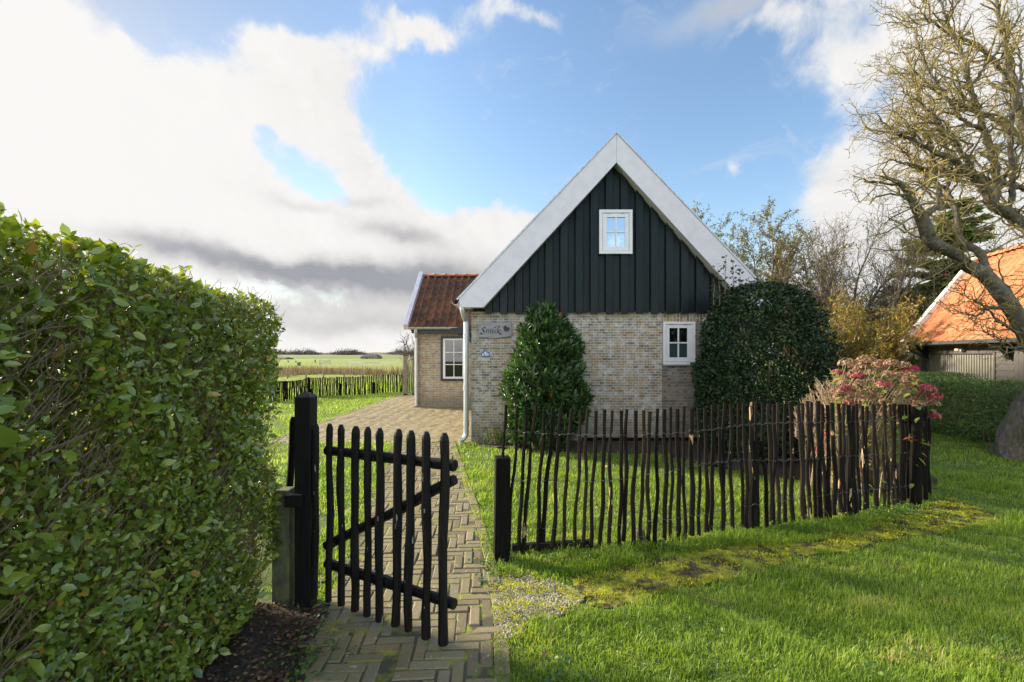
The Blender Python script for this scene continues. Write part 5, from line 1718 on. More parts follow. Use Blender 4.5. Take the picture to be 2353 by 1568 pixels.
def laurel():
    y0 = 7.12
    t = thing('laurel_bush', 'tall dark green laurel bush with long glossy leaves below the name board', 'bush', (0.47, y0, 0))
    r = np.random.default_rng(171)
    # silhouette in photograph pixels: row -> left, right
    rows = [696, 720, 750, 780, 820, 860, 900, 940, 980, 1015]
    lft = [1234, 1214, 1204, 1198, 1180, 1166, 1158, 1160, 1168, 1188]
    rgt = [1252, 1282, 1310, 1324, 1334, 1342, 1350, 1346, 1334, 1302]
    pos = []; nrm = []; upn = []
    def half(v): return np.interp(v, rows, lft) + 4 * math.sin(v * 0.055) + 4 * math.sin(v * 0.13) - 3, np.interp(v, rows, rgt) + 5 * math.sin(v * 0.047 + 2) + 4 * math.sin(v * 0.12) + 3
    n = 950
    shoots = []
    while len(shoots) < n:
        v = r.uniform(700, 1012); a = r.uniform(0, 2 * math.pi)
        l, rr = half(v)
        if r.random() > (rr - l) / 190: continue
        c = (l + rr) / 2; hw = (rr - l) / 2
        q = math.sqrt(r.uniform(0.5, 1.0)) if r.random() < 0.8 else math.sqrt(r.random())
        if math.sin(a) > 0.4 and r.random() < 0.5: continue       # fewer against the wall
        p = P(c + hw * q * math.cos(a), v, y0)
        dy = 0.50 * hw / 95 * q * math.sin(a)
        pp = np.array([p.x, y0 + dy, p.z])
        out = np.array([math.cos(a), math.sin(a), 0.0])
        shoots.append((pp, out, q))
    polys = []; lp = []; ld = []; ln = []; ls = []
    for pp, out, q in shoots:
        L = r.uniform(0.10, 0.20)
        dv = unit(out * r.uniform(0.3, 0.9) + np.array([0, 0, 0.75]) + r.normal(0, 0.2, 3))
        base = pp - dv * L * 0.9
        f = np.linspace(0, 1, 4)[:, None]
        polys.append((base + dv * L * f, np.linspace(0.006, 0.003, 4)))
        m = r.integers(9, 14)
        ph = r.random() * 6.28
        side = unit(np.cross(dv, [0.3, 0.2, 1.0])); s2 = np.cross(dv, side)
        for k in range(m):
            fz = (k + 0.5) / m
            an = ph + k * 2.4
            rad = side * math.cos(an) + s2 * math.sin(an)
            lp.append(base + dv * L * fz * 1.05 + rad * 0.004)
            op = 1.15 - 0.75 * fz
            ld.append(rad * op + dv * (0.35 + 0.8 * fz) + r.normal(0, 0.12, 3))
            ln.append(dv * 0.9 - rad * 0.3 + r.normal(0, 0.2, 3))
            ls.append(r.uniform(0.08, 0.14))
    lp, ld, ln, ls = map(np.array, (lp, ld, ln, ls))
    V, Q = tubes_np(polys, 5)
    # main stems
    ps2 = []
    for k in range(14):
        a = k * 2.4
        top = shoots[k * 40][0]
        b = np.array([0.47 + 0.12 * math.cos(a), y0 + 0.1 * math.sin(a), -0.02])
        f = np.linspace(0, 1, 8)[:, None]
        ps2.append((b + (top - b) * f + np.array([math.cos(a), math.sin(a), 0]) * 0.1 * np.sin(np.pi * f), np.linspace(0.02, 0.006, 8)))
    V2, Q2 = tubes_np(ps2, 6)
    mesh_np('stems', np.concatenate([V, V2]), np.concatenate([Q, Q2 + len(V)]), None, M['twig'], t)
    leaves('leaves', lp, ld, ln, ls, M['laurel_leaf'], t, 'long', np.clip(r.beta(2, 2.4, len(lp)) * 0.98 + (r.random(len(lp)) < 0.0012), 0, 1))


laurel()


def holly():
    yc = 6.62
    c = P(1755, 1000, yc)
    t = thing('holly_bush', 'large rounded dark holly bush at the right corner of the cottage', 'bush', (c.x, yc, 0))
    r = np.random.default_rng(181)
    rows = np.array([652, 664, 690, 730, 780, 850, 900, 960, 1010, 1035]); lf = np.array([1730, 1682, 1654, 1636, 1622, 1606, 1604, 1606, 1612, 1640]); rg = np.array([1770, 1815, 1845, 1870, 1886, 1902, 1906, 1900, 1880, 1850])
    n = 260000
    v = r.uniform(655, 1035, n); a = r.uniform(0, 2 * math.pi, n); q = np.sqrt(r.random(n))
    # shell in a superellipse cross-section
    l = np.interp(v, rows, lf); rr = np.interp(v, rows, rg); cx = (l + rr) / 2; hw = (rr - l) / 2
    lump = 1.7 * vnoise(np.stack([np.cos(a) * 2, np.sin(a) * 2, v * 0.02], 1), 182, 4, 1.6)
    top = np.interp(v, [655, 690], [1.0, 0.0]).clip(0, 1)
    w = (r.random(n) < np.where(q > 0.72, 1.0, 0.06 + 0.9 * top)) & (r.random(n) < hw / 155)
    v, a, q, cx, hw, lump = v[w], a[w], q[w], cx[w], hw[w], lump[w]
    ca, sa = np.cos(a), np.sin(a)
    se = 1.0 / (np.abs(ca) ** 3 + np.abs(sa) ** 3) ** (1 / 3)
    k = q * (1 + 0.05 * lump)
    y = yc + 0.86 * k * se * sa * hw / 152
    x = (cx + hw * k * se.clip(0, 1.12) * ca * 0.97 - 1176.5) * yc / F
    z = CAMZ - (v - HV) * yc / F
    p = np.stack([x, y, np.maximum(z, 0.03)], 1)
    gapn = vnoise(p, 183, 3, 4.5)
    kk = (gapn > -0.5 - 0.3 * r.random(len(p))) & (y < YF - 0.05)
    p = p[kk]; ca, sa = ca[kk], sa[kk]
    m = min(len(p), 46000); i = r.choice(len(p), m, replace=False); p, ca, sa = p[i], ca[i], sa[i]
    out = np.stack([ca, sa, 0.25 + 0 * ca], 1)
    d = unit(out * 0.6 + r.normal(0, 0.7, p.shape) + np.array([0, 0, 0.2])); nr = unit(out * 0.8 + np.array([0, 0, 0.6]) + r.normal(0, 0.55, p.shape))
    leaves('leaves', p, d, nr, r.uniform(0.030, 0.055, m), M['holly_leaf'], t, 'holly', r.random(m))
    ps = []
    for q2 in range(40):
        b = np.array([c.x + r.normal(0, 0.2), yc + r.normal(0, 0.15), -0.02]); e = p[r.integers(m)]
        f = np.linspace(0, 1, 6)[:, None]
        ps.append((b + (e - b) * f + 0.06 * np.sin(4 * f + r.random() * 6), np.linspace(0.022, 0.006, 6)))
    # tall thin leaders standing above the crown
    lp = []; ld = []
    for (u, vt, vb) in ((1650, 612, 700), (1667, 588, 690), (1684, 600, 690), (1700, 616, 690), (1720, 640, 690), (1640, 640, 700), (1745, 646, 690)):
        A, B = np.array(P(u + r.normal(0, 4), vb, yc)), np.array(P(u, vt, yc))
        f = np.linspace(0, 1, 6)[:, None]
        ps.append((A + (B - A) * f + 0.012 * np.sin(6 * f + r.random() * 6), np.linspace(0.007, 0.003, 6)))
        for fz in np.linspace(0.05, 1, 34):
            lp.append(A + (B - A) * fz + r.normal(0, 0.022, 3)); an = r.random() * 6.28
            ld.append(np.array([math.cos(an), math.sin(an), r.uniform(0.2, 1)]))
    # stray shoots breaking the outline
    for q2 in range(240):
        i = r.integers(m)
        while ca[i] < -0.75 and sa[i] > -0.3: i = r.integers(m)
        o_ = np.array([ca[i], sa[i], r.uniform(0.1, 1.3)]); o_ = o_ / np.linalg.norm(o_)
        L = r.uniform(0.08, 0.22); f = np.linspace(0, 1, 4)[:, None]; A = p[i]
        ps.append((A + (o_ + r.normal(0, 0.15, 3)) * L * f, np.linspace(0.004, 0.002, 4)))
        for fz in np.linspace(0.15, 1, 9):
            an = r.random() * 6.28; lp.append(A + o_ * L * fz + r.normal(0, 0.012, 3)); ld.append(o_ * 0.6 + np.array([math.cos(an), math.sin(an), 0.2]))
    V, Q = tubes_np(ps, 5); mesh_np('stems', V, Q, None, M['twig'], t)
    lp, ld = np.array(lp), np.array(ld)
    leaves('leader_leaves', lp, ld, np.array([0, 0, 1.0]) + r.normal(0, 0.5, lp.shape), r.uniform(0.035, 0.06, len(lp)), M['holly_leaf'], t, 'holly', r.uniform(0.5, 1, len(lp)))


holly()


def hydrangea():
    yc = 5.1
    b0 = P(1975, 1120, yc)
    t = thing('hydrangea_bush', 'autumn hydrangea bush with tan and crimson flower heads behind the fence corner', 'bush', (b0.x, yc, 0))
    r = np.random.default_rng(191)
    heads = [(1945, 836, .9, 0), (1990, 830, 1, 0), (2022, 838, .85, 0), (2050, 836, .8, 0), (2075, 842, .8, 0), (2092, 850, .9, 1), (1925, 858, .7, 1), (1962, 862, .75, 0), (2000, 858, .7, 0), (2040, 862, .8, 0), (2068, 868, 1, 0), (1935, 880, .6, 0),
             (1975, 884, .7, 0), (2028, 884, .7, 0), (1992, 906, .9, 0), (2072, 908, .9, 0), (2130, 895, 1, 1), (2118, 912, .9, 0), (2150, 912, .8, 1), (2140, 928, .9, 0), (2110, 928, .8, 0), (1985, 930, .7, 0), (2005, 945, .8, 0), (1950, 925, .5, 1), (2145, 958, .8, 1),
             (2095, 855, .6, 1), (2015, 850, .5, 0), (1960, 842, .6, 0), (2105, 905, .6, 0), (2055, 890, .6, 0), (1918, 900, .5, 0), (2030, 920, .6, 0), (2118, 1016, .6, 0), (1900, 1000, .4, 1), (1935, 1010, .4, 1), (1880, 1040, .35, 1), (2060, 930, .5, 0), (2085, 875, .7, 0), (1980, 845, .7, 0), (2035, 845, .7, 0)]
    heads += [(r.uniform(1925, 2105), r.uniform(856, 955), r.uniform(.4, .8), int(r.random() < 0.22)) for _ in range(30)]
    polys = []
    hp = []
    for (u, v, s, c) in heads:
        y = yc - 0.22 + r.normal(0, 0.2)
        if u > 2100: y = 4.85 + r.normal(0, 0.1)
        p = np.array(P(u, v, y)); R0 = 0.088 * s
        nf = int(85 * s + 10)
        dirs = unit(r.normal(0, 1, (nf, 3))); dirs[:, 2] = np.abs(dirs[:, 2]) * 0.9 - 0.15; dirs = unit(dirs)
        cen = p + dirs * np.array([R0, R0, R0 * 0.72]) * r.uniform(0.75, 1.02, (nf, 1))
        pos = []; d = []; nn = []; tt = []
        ft = r.random(nf)
        for k in range(4):
            a = r.random(nf) * 0.6 + k * 1.57
            s1 = unit(np.cross(dirs, np.array([0.3, 0.5, 0.8]))); s2 = np.cross(dirs, s1)
            pd = s1 * np.cos(a)[:, None] + s2 * np.sin(a)[:, None] + dirs * 0.35
            pos.append(cen); d.append(pd); nn.append(dirs); tt.append(ft)
        tt = np.clip(np.concatenate(tt) * 0.9 + r.normal(0, 0.08, nf * 4) + (0.12 if r.random() < 0.2 else 0), 0, 1)
        leaves('flower_head', np.concatenate(pos), np.concatenate(d), np.concatenate(nn), r.uniform(0.013, 0.02, nf * 4), M['hyd_pink'] if c else M['hyd_tan'], t, 'round', tt)
        b = np.array([b0.x + r.normal(0, 0.16), yc + r.normal(0, 0.1), 0])
        f = np.linspace(0, 1, 9)[:, None]
        side = np.array([(p[0] - b[0]), (p[1] - b[1]), 0]) * 0.25
        polys.append((b + (p - b) * f - side * np.sin(np.pi * f) + 0.01 * np.sin(9 * f + r.random() * 6), np.linspace(0.0065, 0.0035, 9)))
    # many bare straw coloured stems, densest on the left
    for k in range(205):
        u = r.uniform(1815, 1950) if k < 165 else r.uniform(1930, 2110)
        vt = np.interp(u, [1815, 1850, 1880, 1920, 1960, 2110], [955, 925, 885, 868, 860, 900]) + abs(r.normal(0, 30))
        y = yc + abs(r.normal(0.05, 0.2))
        p = np.array(P(u, vt, y)); b = np.array([b0.x + r.normal(-0.1, 0.2), yc + r.normal(0, 0.14), 0])
        f = np.linspace(0, 1, 8)[:, None]
        side = np.array([(p[0] - b[0]), (p[1] - b[1]), 0]) * 0.3
        pts = b + (p - b) * f - side * np.sin(np.pi * f) + 0.012 * np.sin(8 * f + r.random() * 6)
        polys.append((pts, np.linspace(0.006, 0.003, 8)))
        for q in range(r.integers(1, 5)):
            i = r.integers(3, 8); dv = unit(np.array([r.normal(0, 0.6), r.normal(0, 0.5), 1.0]))
            L = r.uniform(0.05, 0.16); f2 = np.linspace(0, 1, 3)[:, None]
            polys.append((pts[i] + dv * L * f2, np.array([0.003, 0.0025, 0.002])))
        if r.random() < 0.35:           # skeleton of an old flower head
            for q in range(7):
                dv = unit(np.array([r.normal(0, 0.7), r.normal(0, 0.7), 0.8])); f2 = np.linspace(0, 1, 3)[:, None]
                polys.append((pts[-1] + dv * 0.06 * f2, np.array([0.002, 0.0016, 0.0014])))
    V, Q = tubes_np(polys, 4); mesh_np('stems', V, Q, None, M['hyd_stem'], t)
    n = 900
    u = r.uniform(1905, 2120, n); v = r.uniform(850, 1130, n); y = yc - 0.15 + r.normal(0, 0.25, n)
    x = (u - 1176.5) * y / F; z = CAMZ - (v - HV) * y / F
    xt = [(2098, 1005), (2104, 1010), (2112, 1018), (2110, 1052), (2118, 1062), (2108, 1068), (2135, 945), (2125, 955), (2140, 940), (2100, 860), (2110, 872), (2095, 878)]
    ex = np.array([np.array(P(a, b, 4.42 if b > 980 else 4.8)) for a, b in xt])
    pos = np.concatenate([np.stack([x, y, z], 1), ex]); m = len(pos)
    a = r.random(m) * 6.28
    d = np.stack([np.cos(a), np.sin(a), r.normal(-0.1, 0.4, m)], 1); nr = np.stack([r.normal(0, 0.5, m), r.normal(-0.3, 0.5, m), np.ones(m)], 1)
    sz = np.concatenate([r.uniform(0.04, 0.085, n), r.uniform(0.08, 0.12, len(xt))])
    ti = np.clip(r.random(m) * 0.8 + 0.0, 0, 1); ti[-len(xt):] = [0.82, 0.8, 0.55, 0.4, 0.7, 0.2, 0.8, 0.7, 0.3, 0.05, 0.0, 0.1]
    leaves('leaves', pos, d, nr, sz, M['hyd_leaf'], t, 'ovate', ti)


hydrangea()


def corner_plant():
    c = G(1135, 1024); c.y += 0.05
    t = thing('flowering_plant', 'small white flowering plant with strap leaves at the left foot of the brick wall', 'plant', (c.x, c.y, 0))
    r = np.random.default_rng(201)
    ps = []; tips = []
    for k in range(26):
        dv = unit(np.array([r.normal(0, 0.3), r.normal(0, 0.25), 1.0])); L = r.uniform(0.2, 0.40)
        f = np.linspace(0, 1, 6)[:, None]
        pts = np.array([c.x + r.normal(0, 0.05), c.y + r.normal(0, 0.04), 0]) + dv * L * f + np.array([dv[0], dv[1], -0.1]) * 0.1 * f * f
        ps.append((pts, np.linspace(0.004, 0.002, 6))); tips.append(pts)
    V, Q = tubes_np(ps, 4); mesh_np('stems', V, Q, None, M['hyd_stem'], t)
    lp = np.concatenate([q[1:] for q in tips]); lp = np.repeat(lp, 4, axis=0) + r.normal(0, 0.02, (len(lp) * 4, 3)); lp[:, 2] = np.abs(lp[:, 2])
    leaves('leaves', lp, r.normal(0, 1, lp.shape) + [0, 0, .3], r.normal(0, 0.4, lp.shape) + [0, 0, 1], r.uniform(0.015, 0.035, len(lp)), M['weed'], t, 'ovate', r.random(len(lp)))
    fl = np.array([q[-1] for q in tips[:18]]); fl = np.repeat(fl, 9, axis=0) + r.normal(0, 0.014, (18 * 9, 3))
    leaves('flowers', fl, r.normal(0, 1, fl.shape), r.normal(0, 0.5, fl.shape) + [0, -0.4, 1], 0.016, M['hyd_tan'], t, 'round', r.uniform(0.72, 0.86, len(fl)))
    # strap leaves
    x = c.x + r.normal(0.12, 0.16, 60); y = c.y + r.normal(0, 0.06, 60)
    o = blades('strap_leaves', x, y, r.uniform(0.2, 0.45, 60), np.full(60, 0.014), M['weed'], 0.8, 0.0, r.uniform(0.3, 1, 60), 202)
    o.data.transform(Matrix.Translation(-t.location)); o.parent = t; del o['kind']


corner_plant()


# ---------------------------------------------------------------- clipped hedges on the right
def box_hedge(label, lo, hi, n, seed, rot=0.0, pivot=None, lump=0.03, size=(0.03, 0.055)):
    t = thing('clipped_hedge', label, 'hedge', ((lo[0] + hi[0]) / 2, (lo[1] + hi[1]) / 2, 0), 'clipped hedges beside the garage')
    r = np.random.default_rng(seed)
    p, nn, s = rounded_box_points(n * 8, lo, hi, 0.09, 0.22, seed, lump, 3.0, 2.0)
    k = vnoise(p, seed + 3, 2, 5.0) > -0.6
    p, nn = p[k], nn[k]
    if len(p) > n:
        i = r.choice(len(p), n, replace=False); p, nn = p[i], nn[i]
    m = len(p)
    d = unit(nn * 0.5 + r.normal(0, 0.6, p.shape)); nr = unit(nn * 0.8 + [0, 0, 0.5] + r.normal(0, 0.4, p.shape))
    if rot:
        c, s_ = math.cos(rot), math.sin(rot); Rm = np.array([[c, -s_, 0], [s_, c, 0], [0, 0, 1]]); pv = np.array([*pivot, 0])
        p = (p - pv) @ Rm.T + pv; d = d @ Rm.T; nr = nr @ Rm.T
    leaves('leaves', p, d, nr, r.uniform(*size, m), M['box_leaf'], t, 'ovate', np.clip(r.random(m) * 0.75 + 0.2 * (nn[:, 2] > 0.7), 0, 1))
    # dark woody inside so the hedge is not see-through
    ps = []
    for q in range(int((hi[1] - lo[1] + hi[0] - lo[0]) * 26)):
        b = np.array([r.uniform(lo[0] + .12, hi[0] - .12), r.uniform(lo[1] + .1, hi[1] - .1), 0.0]); f = np.linspace(0, 1, 5)[:, None]
        ps.append((b + np.array([r.normal(0, .15), r.normal(0, .2), hi[2] * 0.9]) * f, np.linspace(0.014, 0.005, 5)))
    V, Q = tubes_np(ps, 4)
    if rot: V = (V - pv) @ Rm.T + pv
    mesh_np('stems', V, Q, None, M['twig'], t)
    return t


box_hedge('long waist high clipped hedge beside the leaning tree trunk', (7.75, 6.75, 0.0), (8.6, 11.4, 1.03), 30000, 211)
box_hedge('low clipped hedge directly in front of the grey garage door', (9.4, 10.2, 0.0), (10.7, 12.6, 1.03), 14000, 213)


# ================================================================ trees
def polyline_resample(pts, rad, step, r, jit):
    pts = np.array(pts, float); rad = np.array(rad, float)
    sp = [np.array(q) for q in smooth_path([tuple(p) for p in pts], 6)]
    sp = np.array(sp); rd = np.interp(np.linspace(0, len(rad) - 1, len(sp)), np.arange(len(rad)), rad)
    L = np.concatenate([[0], np.cumsum(np.linalg.norm(np.diff(sp, axis=0), axis=1))])
    n = max(int(L[-1] / step), 3); s = np.linspace(0, L[-1], n)
    out = np.stack([np.interp(s, L, sp[:, k]) for k in range(3)], 1)
    rr = np.interp(s, L, rd)
    out[1:-1] += r.normal(0, 1, (n - 2, 3)) * (jit * np.minimum(1, 0.05 / np.maximum(rr[1:-1], 0.006)))[:, None]
    return out, rr


def grow(p0, d0, L, r0, n, wander, trop, r, rend=0.35):
    p = np.array(p0, float); d = unit(np.array(d0, float)); pts = [p.copy()]
    st = L / n
    for k in range(n):
        d = unit(d + r.normal(0, wander, 3) + np.array(trop))
        p = p + d * st; pts.append(p.copy())
    return np.array(pts), np.linspace(r0, r0 * rend, n + 1)


def children(pts, rad, every, r, ang=(0.6, 1.2), t0=0.15, skip=None):
    """start points and directions for shoots along a branch"""
    L = np.concatenate([[0], np.cumsum(np.linalg.norm(np.diff(pts, axis=0), axis=1))])
    s = L[-1] * t0 + r.random() * every
    out = []
    while s < L[-1]:
        i = min(np.searchsorted(L, s), len(pts) - 1); i = max(i, 1)
        f = (s - L[i - 1]) / (L[i] - L[i - 1] + 1e-9)
        p = pts[i - 1] + (pts[i] - pts[i - 1]) * f
        d = unit(pts[i] - pts[i - 1]); q = unit(np.cross(d, r.normal(0, 1, 3)))
        a = r.uniform(*ang)
        out.append((p, d * math.cos(a) + q * math.sin(a), rad[i]))
        s += every * r.uniform(0.6, 1.4)
    return out


def old_tree():
    Yt = 6.35
    b = G(2440, 1062)
    t = thing('old_bare_tree', 'leaning bare tree covered in yellow lichen with a flared grey trunk at the right edge', 'tree', (b.x, b.y, 0))
    r = np.random.default_rng(221)
    def W(u, v, dy):
        u = u if u > 2110 else 2110 - (2110 - u) * 0.52
        return np.array(P(u, v, Yt + dy))
    trunk = [(2448, 1085, .05), (2444, 1030, .05), (2434, 975, .05), (2426, 905, .04), (2408, 852, .02), (2380, 800, 0), (2332, 718, -.05), (2268, 637, -.1), (2218, 608, -.15), (2192, 582, -.2), (2142, 556, -.3), (2119, 503, -.35), (2096, 473, -.4), (2050, 434, -.5), (2000, 414, -.55), (1932, 404, -.6)]
    tr = [.74, .66, .54, .34, .165, .125, .10, .088, .078, .068, .082, .07, .052, .036, .022, .006]
    limbs = [
        ([(2119, 503, -.35), (2136, 486, -.3), (2162, 463, -.2), (2150, 411, -.1), (2140, 340, .0), (2100, 270, -.1), (2055, 190, -.2)], [.055, .05, .045, .035, .026, .016, .006]),
        ([(2268, 637, -.1), (2251, 582, .05), (2205, 549, .1), (2195, 483, .2), (2178, 440, .3), (2182, 380, .4), (2160, 300, .4), (2110, 220, .3), (2075, 140, .2)], [.06, .058, .05, .042, .036, .03, .023, .014, .005]),
        ([(2412, 890, .02), (2430, 760, .2), (2425, 620, .2), (2380, 545, .1), (2317, 490, 0), (2284, 473, -.1), (2250, 420, -.2), (2190, 370, -.3), (2110, 330, -.4), (1990, 296, -.5), (1925, 262, -.6)], [.14, .125, .11, .10, .09, .08, .065, .046, .03, .016, .005]),
        ([(2284, 473, -.1), (2290, 400, .0), (2262, 300, .1), (2230, 200, .1), (2200, 100, .2), (2160, 10, .2), (2120, -80, .3)], [.06, .055, .048, .036, .025, .016, .008]),
        ([(2425, 620, .2), (2405, 450, .4), (2362, 330, .5), (2332, 200, .5), (2300, 60, .6), (2280, -70, .7)], [.09, .085, .07, .052, .034, .015]),
        ([(2362, 330, .5), (2280, 270, .3), (2180, 230, .1), (2100, 170, -.1), (2045, 120, -.2)], [.045, .036, .026, .014, .005]),
        ([(2332, 200, .5), (2250, 110, .4), (2150, 60, .3), (2085, 5, .2)], [.04, .03, .018, .006]),
        ([(2405, 450, .4), (2300, 420, .2), (2200, 402, 0), (2080, 380, -.2), (1965, 362, -.3)], [.05, .04, .03, .018, .005]),
        ([(2178, 440, .3), (2120, 400, .2), (2050, 350, .1), (1960, 320, 0)], [.03, .022, .013, .005]),
        ([(2250, 420, -.2), (2200, 330, -.4), (2130, 250, -.5), (2040, 210, -.6)], [.04, .03, .018, .006]),
        ([(2262, 300, .1), (2200, 260, -.1), (2120, 130, -.2), (2095, 30, -.3)], [.035, .026, .014, .005]),
        ([(2230, 200, .1), (2290, 120, .0), (2340, 40, -.1)], [.03, .02, .008]),
        ([(2362, 330, .5), (2420, 240, .6), (2470, 100, .6)], [.05, .04, .02]),
        ([(2330, 720, -.05), (2285, 705, -.3), (2240, 725, -.5), (2190, 712, -.6)], [.026, .018, .011, .004]),
        ([(2345, 770, .0), (2300, 742, -.3), (2255, 700, -.5), (2190, 668, -.7)], [.026, .018, .011, .004]),
        ([(2365, 790, .0), (2320, 800, -.3), (2280, 770, -.5), (2225, 755, -.6)], [.02, .014, .009, .004]),
        ([(2400, 860, .0), (2330, 690, .4), (2300, 640, .5), (2290, 590, .5)], [.03, .024, .014, .005]),
        ([(2317, 490, 0), (2330, 400, -.2), (2320, 300, -.3), (2345, 180, -.3), (2330, 90, -.3)], [.05, .04, .03, .02, .008]),
    ]
    tp, rr = polyline_resample([W(*q) for q in trunk], tr, 0.03, r, 0.003)
    big = []; sub = []
    NS = 72; V, Q = tubes_np([(tp, rr)], NS)
    # buttressed, furrowed trunk surface
    ax = np.repeat(tp, NS, axis=0); rad = V - ax
    th = np.arctan2(rad[:, 1], rad[:, 0])
    amp = 0.06 * np.sin(th * 3 + 0.5) + 0.05 * np.sin(th * 5 + V[:, 2] * 2.0) + 0.06 * vnoise(V, 222, 4, 5.0) + 0.035 * vnoise(V * [1, 1, 0.5], 223, 3, 16.0)
    amp = amp + 0.05 * np.sin(th * 9 + 3 * np.sin(V[:, 2] * 4)) * (V[:, 2] < 1.4)
    fl = np.clip(1.2 - V[:, 2] * 0.9, 0.25, 1)
    V = ax + rad * (1 + amp * fl)[:, None]
    V[:, 2] = np.maximum(V[:, 2], -0.12)
    mesh_np('trunk', V, Q, None, M['bark'], t)
    allb = [(tp[int(len(tp) * 0.55):], rr[int(len(tp) * 0.55):])]
    for pts, rd in limbs:
        q, w = polyline_resample([W(*a) for a in pts], [k_ * 0.84 for k_ in rd], 0.05, r, 0.010)
        allb.append((q, w)); big.append((q, w))
    V, Q = tubes_np(big, 10); mesh_np('limbs', V, Q, None, M['bark'], t)
    umax = 2353 + 170
    def vis(p):
        u = 1176.5 + p[0] / p[1] * F; v = HV - (p[2] - CAMZ) / p[1] * F
        return u < umax and v > -140
    l1 = []; l2 = []; l3 = []
    for li, (q, w) in enumerate(allb):
        thin = 14 <= li <= 17
        for (p, d, r0) in children(q, w, 0.085 if not thin else 0.10, r, (0.5, 1.25), 0.12):
            if not vis(p): continue
            d = unit(d + np.array([-0.18, -0.1, 0.12]))
            L = r.uniform(0.35, 0.85) if not thin else r.uniform(0.2, 0.5)
            l1.append(grow(p, d, L, min(r0 * 0.5, 0.013) + 0.003, 10, 0.26, (-0.015, 0, 0.02), r))
    for q, w in l1:
        for (p, d, r0) in children(q, w, 0.062, r, (0.5, 1.3), 0.1):
            l2.append(grow(p, unit(d + np.array([-0.1, 0, 0.08])), r.uniform(0.10, 0.30), 0.0034, 5, 0.38, (0, 0, 0.03), r, 0.6))
    for q, w in l2:
        for (p, d, r0) in children(q, w, 0.065, r, (0.7, 1.4), 0.25):
            if r.random() < 0.8: l3.append(grow(p, d, r.uniform(0.025, 0.085), 0.0027, 2, 0.4, (0, 0, 0.05), r, 0.9))
    V1, Q1 = tubes_np(l1, 5); V2, Q2 = tubes_np(l2 + l3, 4)
    mesh_np('branches', V1, Q1, None, M['lichen_twig'], t)
    mesh_np('twigs', V2, Q2, None, M['lichen_twig'], t)


old_tree()


def thin_tree(name, label, base, H, spread, stems, seed, leaf=None, nleaf=0, lsize=(0.05, 0.09), low=False, tw=0.007, lvl2=0.28, group=None, wander=0.10, droop=0.02, cat='tree', lz=(0.0, 1.0)):
    t = thing(name, label, cat, base, group)
    r = np.random.default_rng(seed)
    l0 = []; l1 = []; l2 = []
    base = np.array(base, float)
    for k in range(stems):
        a = 2 * math.pi * (k + r.random() * 0.6) / stems
        d = unit(np.array([math.cos(a) * spread / H * r.uniform(0.2, 1.0), math.sin(a) * spread / H * r.uniform(0.2, 0.8), 1.0]))
        l0.append(grow(base + np.array([math.cos(a), math.sin(a), 0]) * 0.12, d, H * r.uniform(0.75, 1.0), 0.02 * H * 0.62, 14, wander, (0, 0, 0.03), r, 0.12))
    for q, w in l0:
        for (p, d, r0) in children(q, w, H * 0.045, r, (0.4, 0.95), 0.15):
            hgt = (p[2] - base[2]) / H
            l1.append(grow(p, unit(d + [0, 0, 0.25]), H * r.uniform(0.16, 0.34) * (1.15 - 0.6 * hgt), max(r0 * 0.5, tw * 1.3), 9, wander * 1.6, (0, 0, droop), r, 0.4))
    for q, w in l1:
        for (p, d, r0) in children(q, w, lvl2, r, (0.35, 0.95), 0.1):
            l2.append(grow(p, unit(d + [0, 0, 0.2]), H * r.uniform(0.05, 0.14), tw, 5, wander * 2, (0, 0, droop), r, 0.6))
    V, Q = tubes_np(l0, 7); mesh_np('trunk', V, Q, None, M['bark_thin'], t)
    V, Q = tubes_np(l1, 5); V2, Q2 = tubes_np(l2, 3)
    mesh_np('branches', np.concatenate([V, V2]), np.concatenate([Q, Q2 + len(V)]), None, M['bark_thin'], t)
    if nleaf:
        tips = np.concatenate([q[0][1:] for q in l2])
        hz = (tips[:, 2] - base[2]) / H
        pr = np.interp(hz, [0, 0.3, 0.6, 1.0], [lz[0], lz[0], lz[1], lz[1]]) + 1e-6
        i = r.choice(len(tips), nleaf, p=pr / pr.sum())
        p = tips[i] + r.normal(0, 0.04, (nleaf, 3))
        leaves('crown', p, r.normal(0, 0.7, p.shape) + [0, 0, -0.4], r.normal(0, 1, p.shape) + [0, 0, 0.4], r.uniform(*lsize, nleaf), leaf, t, 'long', r.random(nleaf))
    return t


def at(u, y): return ((u - 1176.5) * y / F, y, 0)


thin_tree('willow_tree', 'feathery autumn willow rising behind the right slope of the cottage roof', at(1700, 21), 8.3, 5.2, 10, 231, M['willow_leaf'], 46000, (0.07, 0.15), tw=0.009, lvl2=0.17, lz=(0.6, 1.0))
thin_tree('bare_shrub', 'spreading nearly bare shrub tree to the left of the dark conifer', at(1968, 17), 6.8, 4.6, 15, 233, M['yellow_leaf'], 9000, (0.06, 0.12), tw=0.0068, lvl2=0.10, lz=(1.0, 0.2), cat='tree')
thin_tree('bare_shrub', 'bare leaning shrub tree directly right of the holly bush', at(1880, 18), 6.0, 4.0, 11, 235, M['yellow_leaf'], 6000, (0.06, 0.12), tw=0.0068, lvl2=0.11, lz=(1.0, 0.2), cat='tree')
thin_tree('yellow_shrub', 'yellow leaved shrub glowing behind the hydrangea flower heads', at(1950, 14.5), 3.2, 2.9, 11, 237, M['yellow_leaf'], 9000, (0.06, 0.13), tw=0.006, lvl2=0.16, lz=(1.0, 1.0), cat='shrub')
thin_tree('yellow_shrub', 'olive and yellow leaved shrub standing between the holly and the hydrangea', at(1925, 15), 3.2, 3.2, 9, 239, M['yellow_leaf'], 7000, (0.06, 0.12), tw=0.006, lvl2=0.16, lz=(1.0, 1.0), cat='shrub')
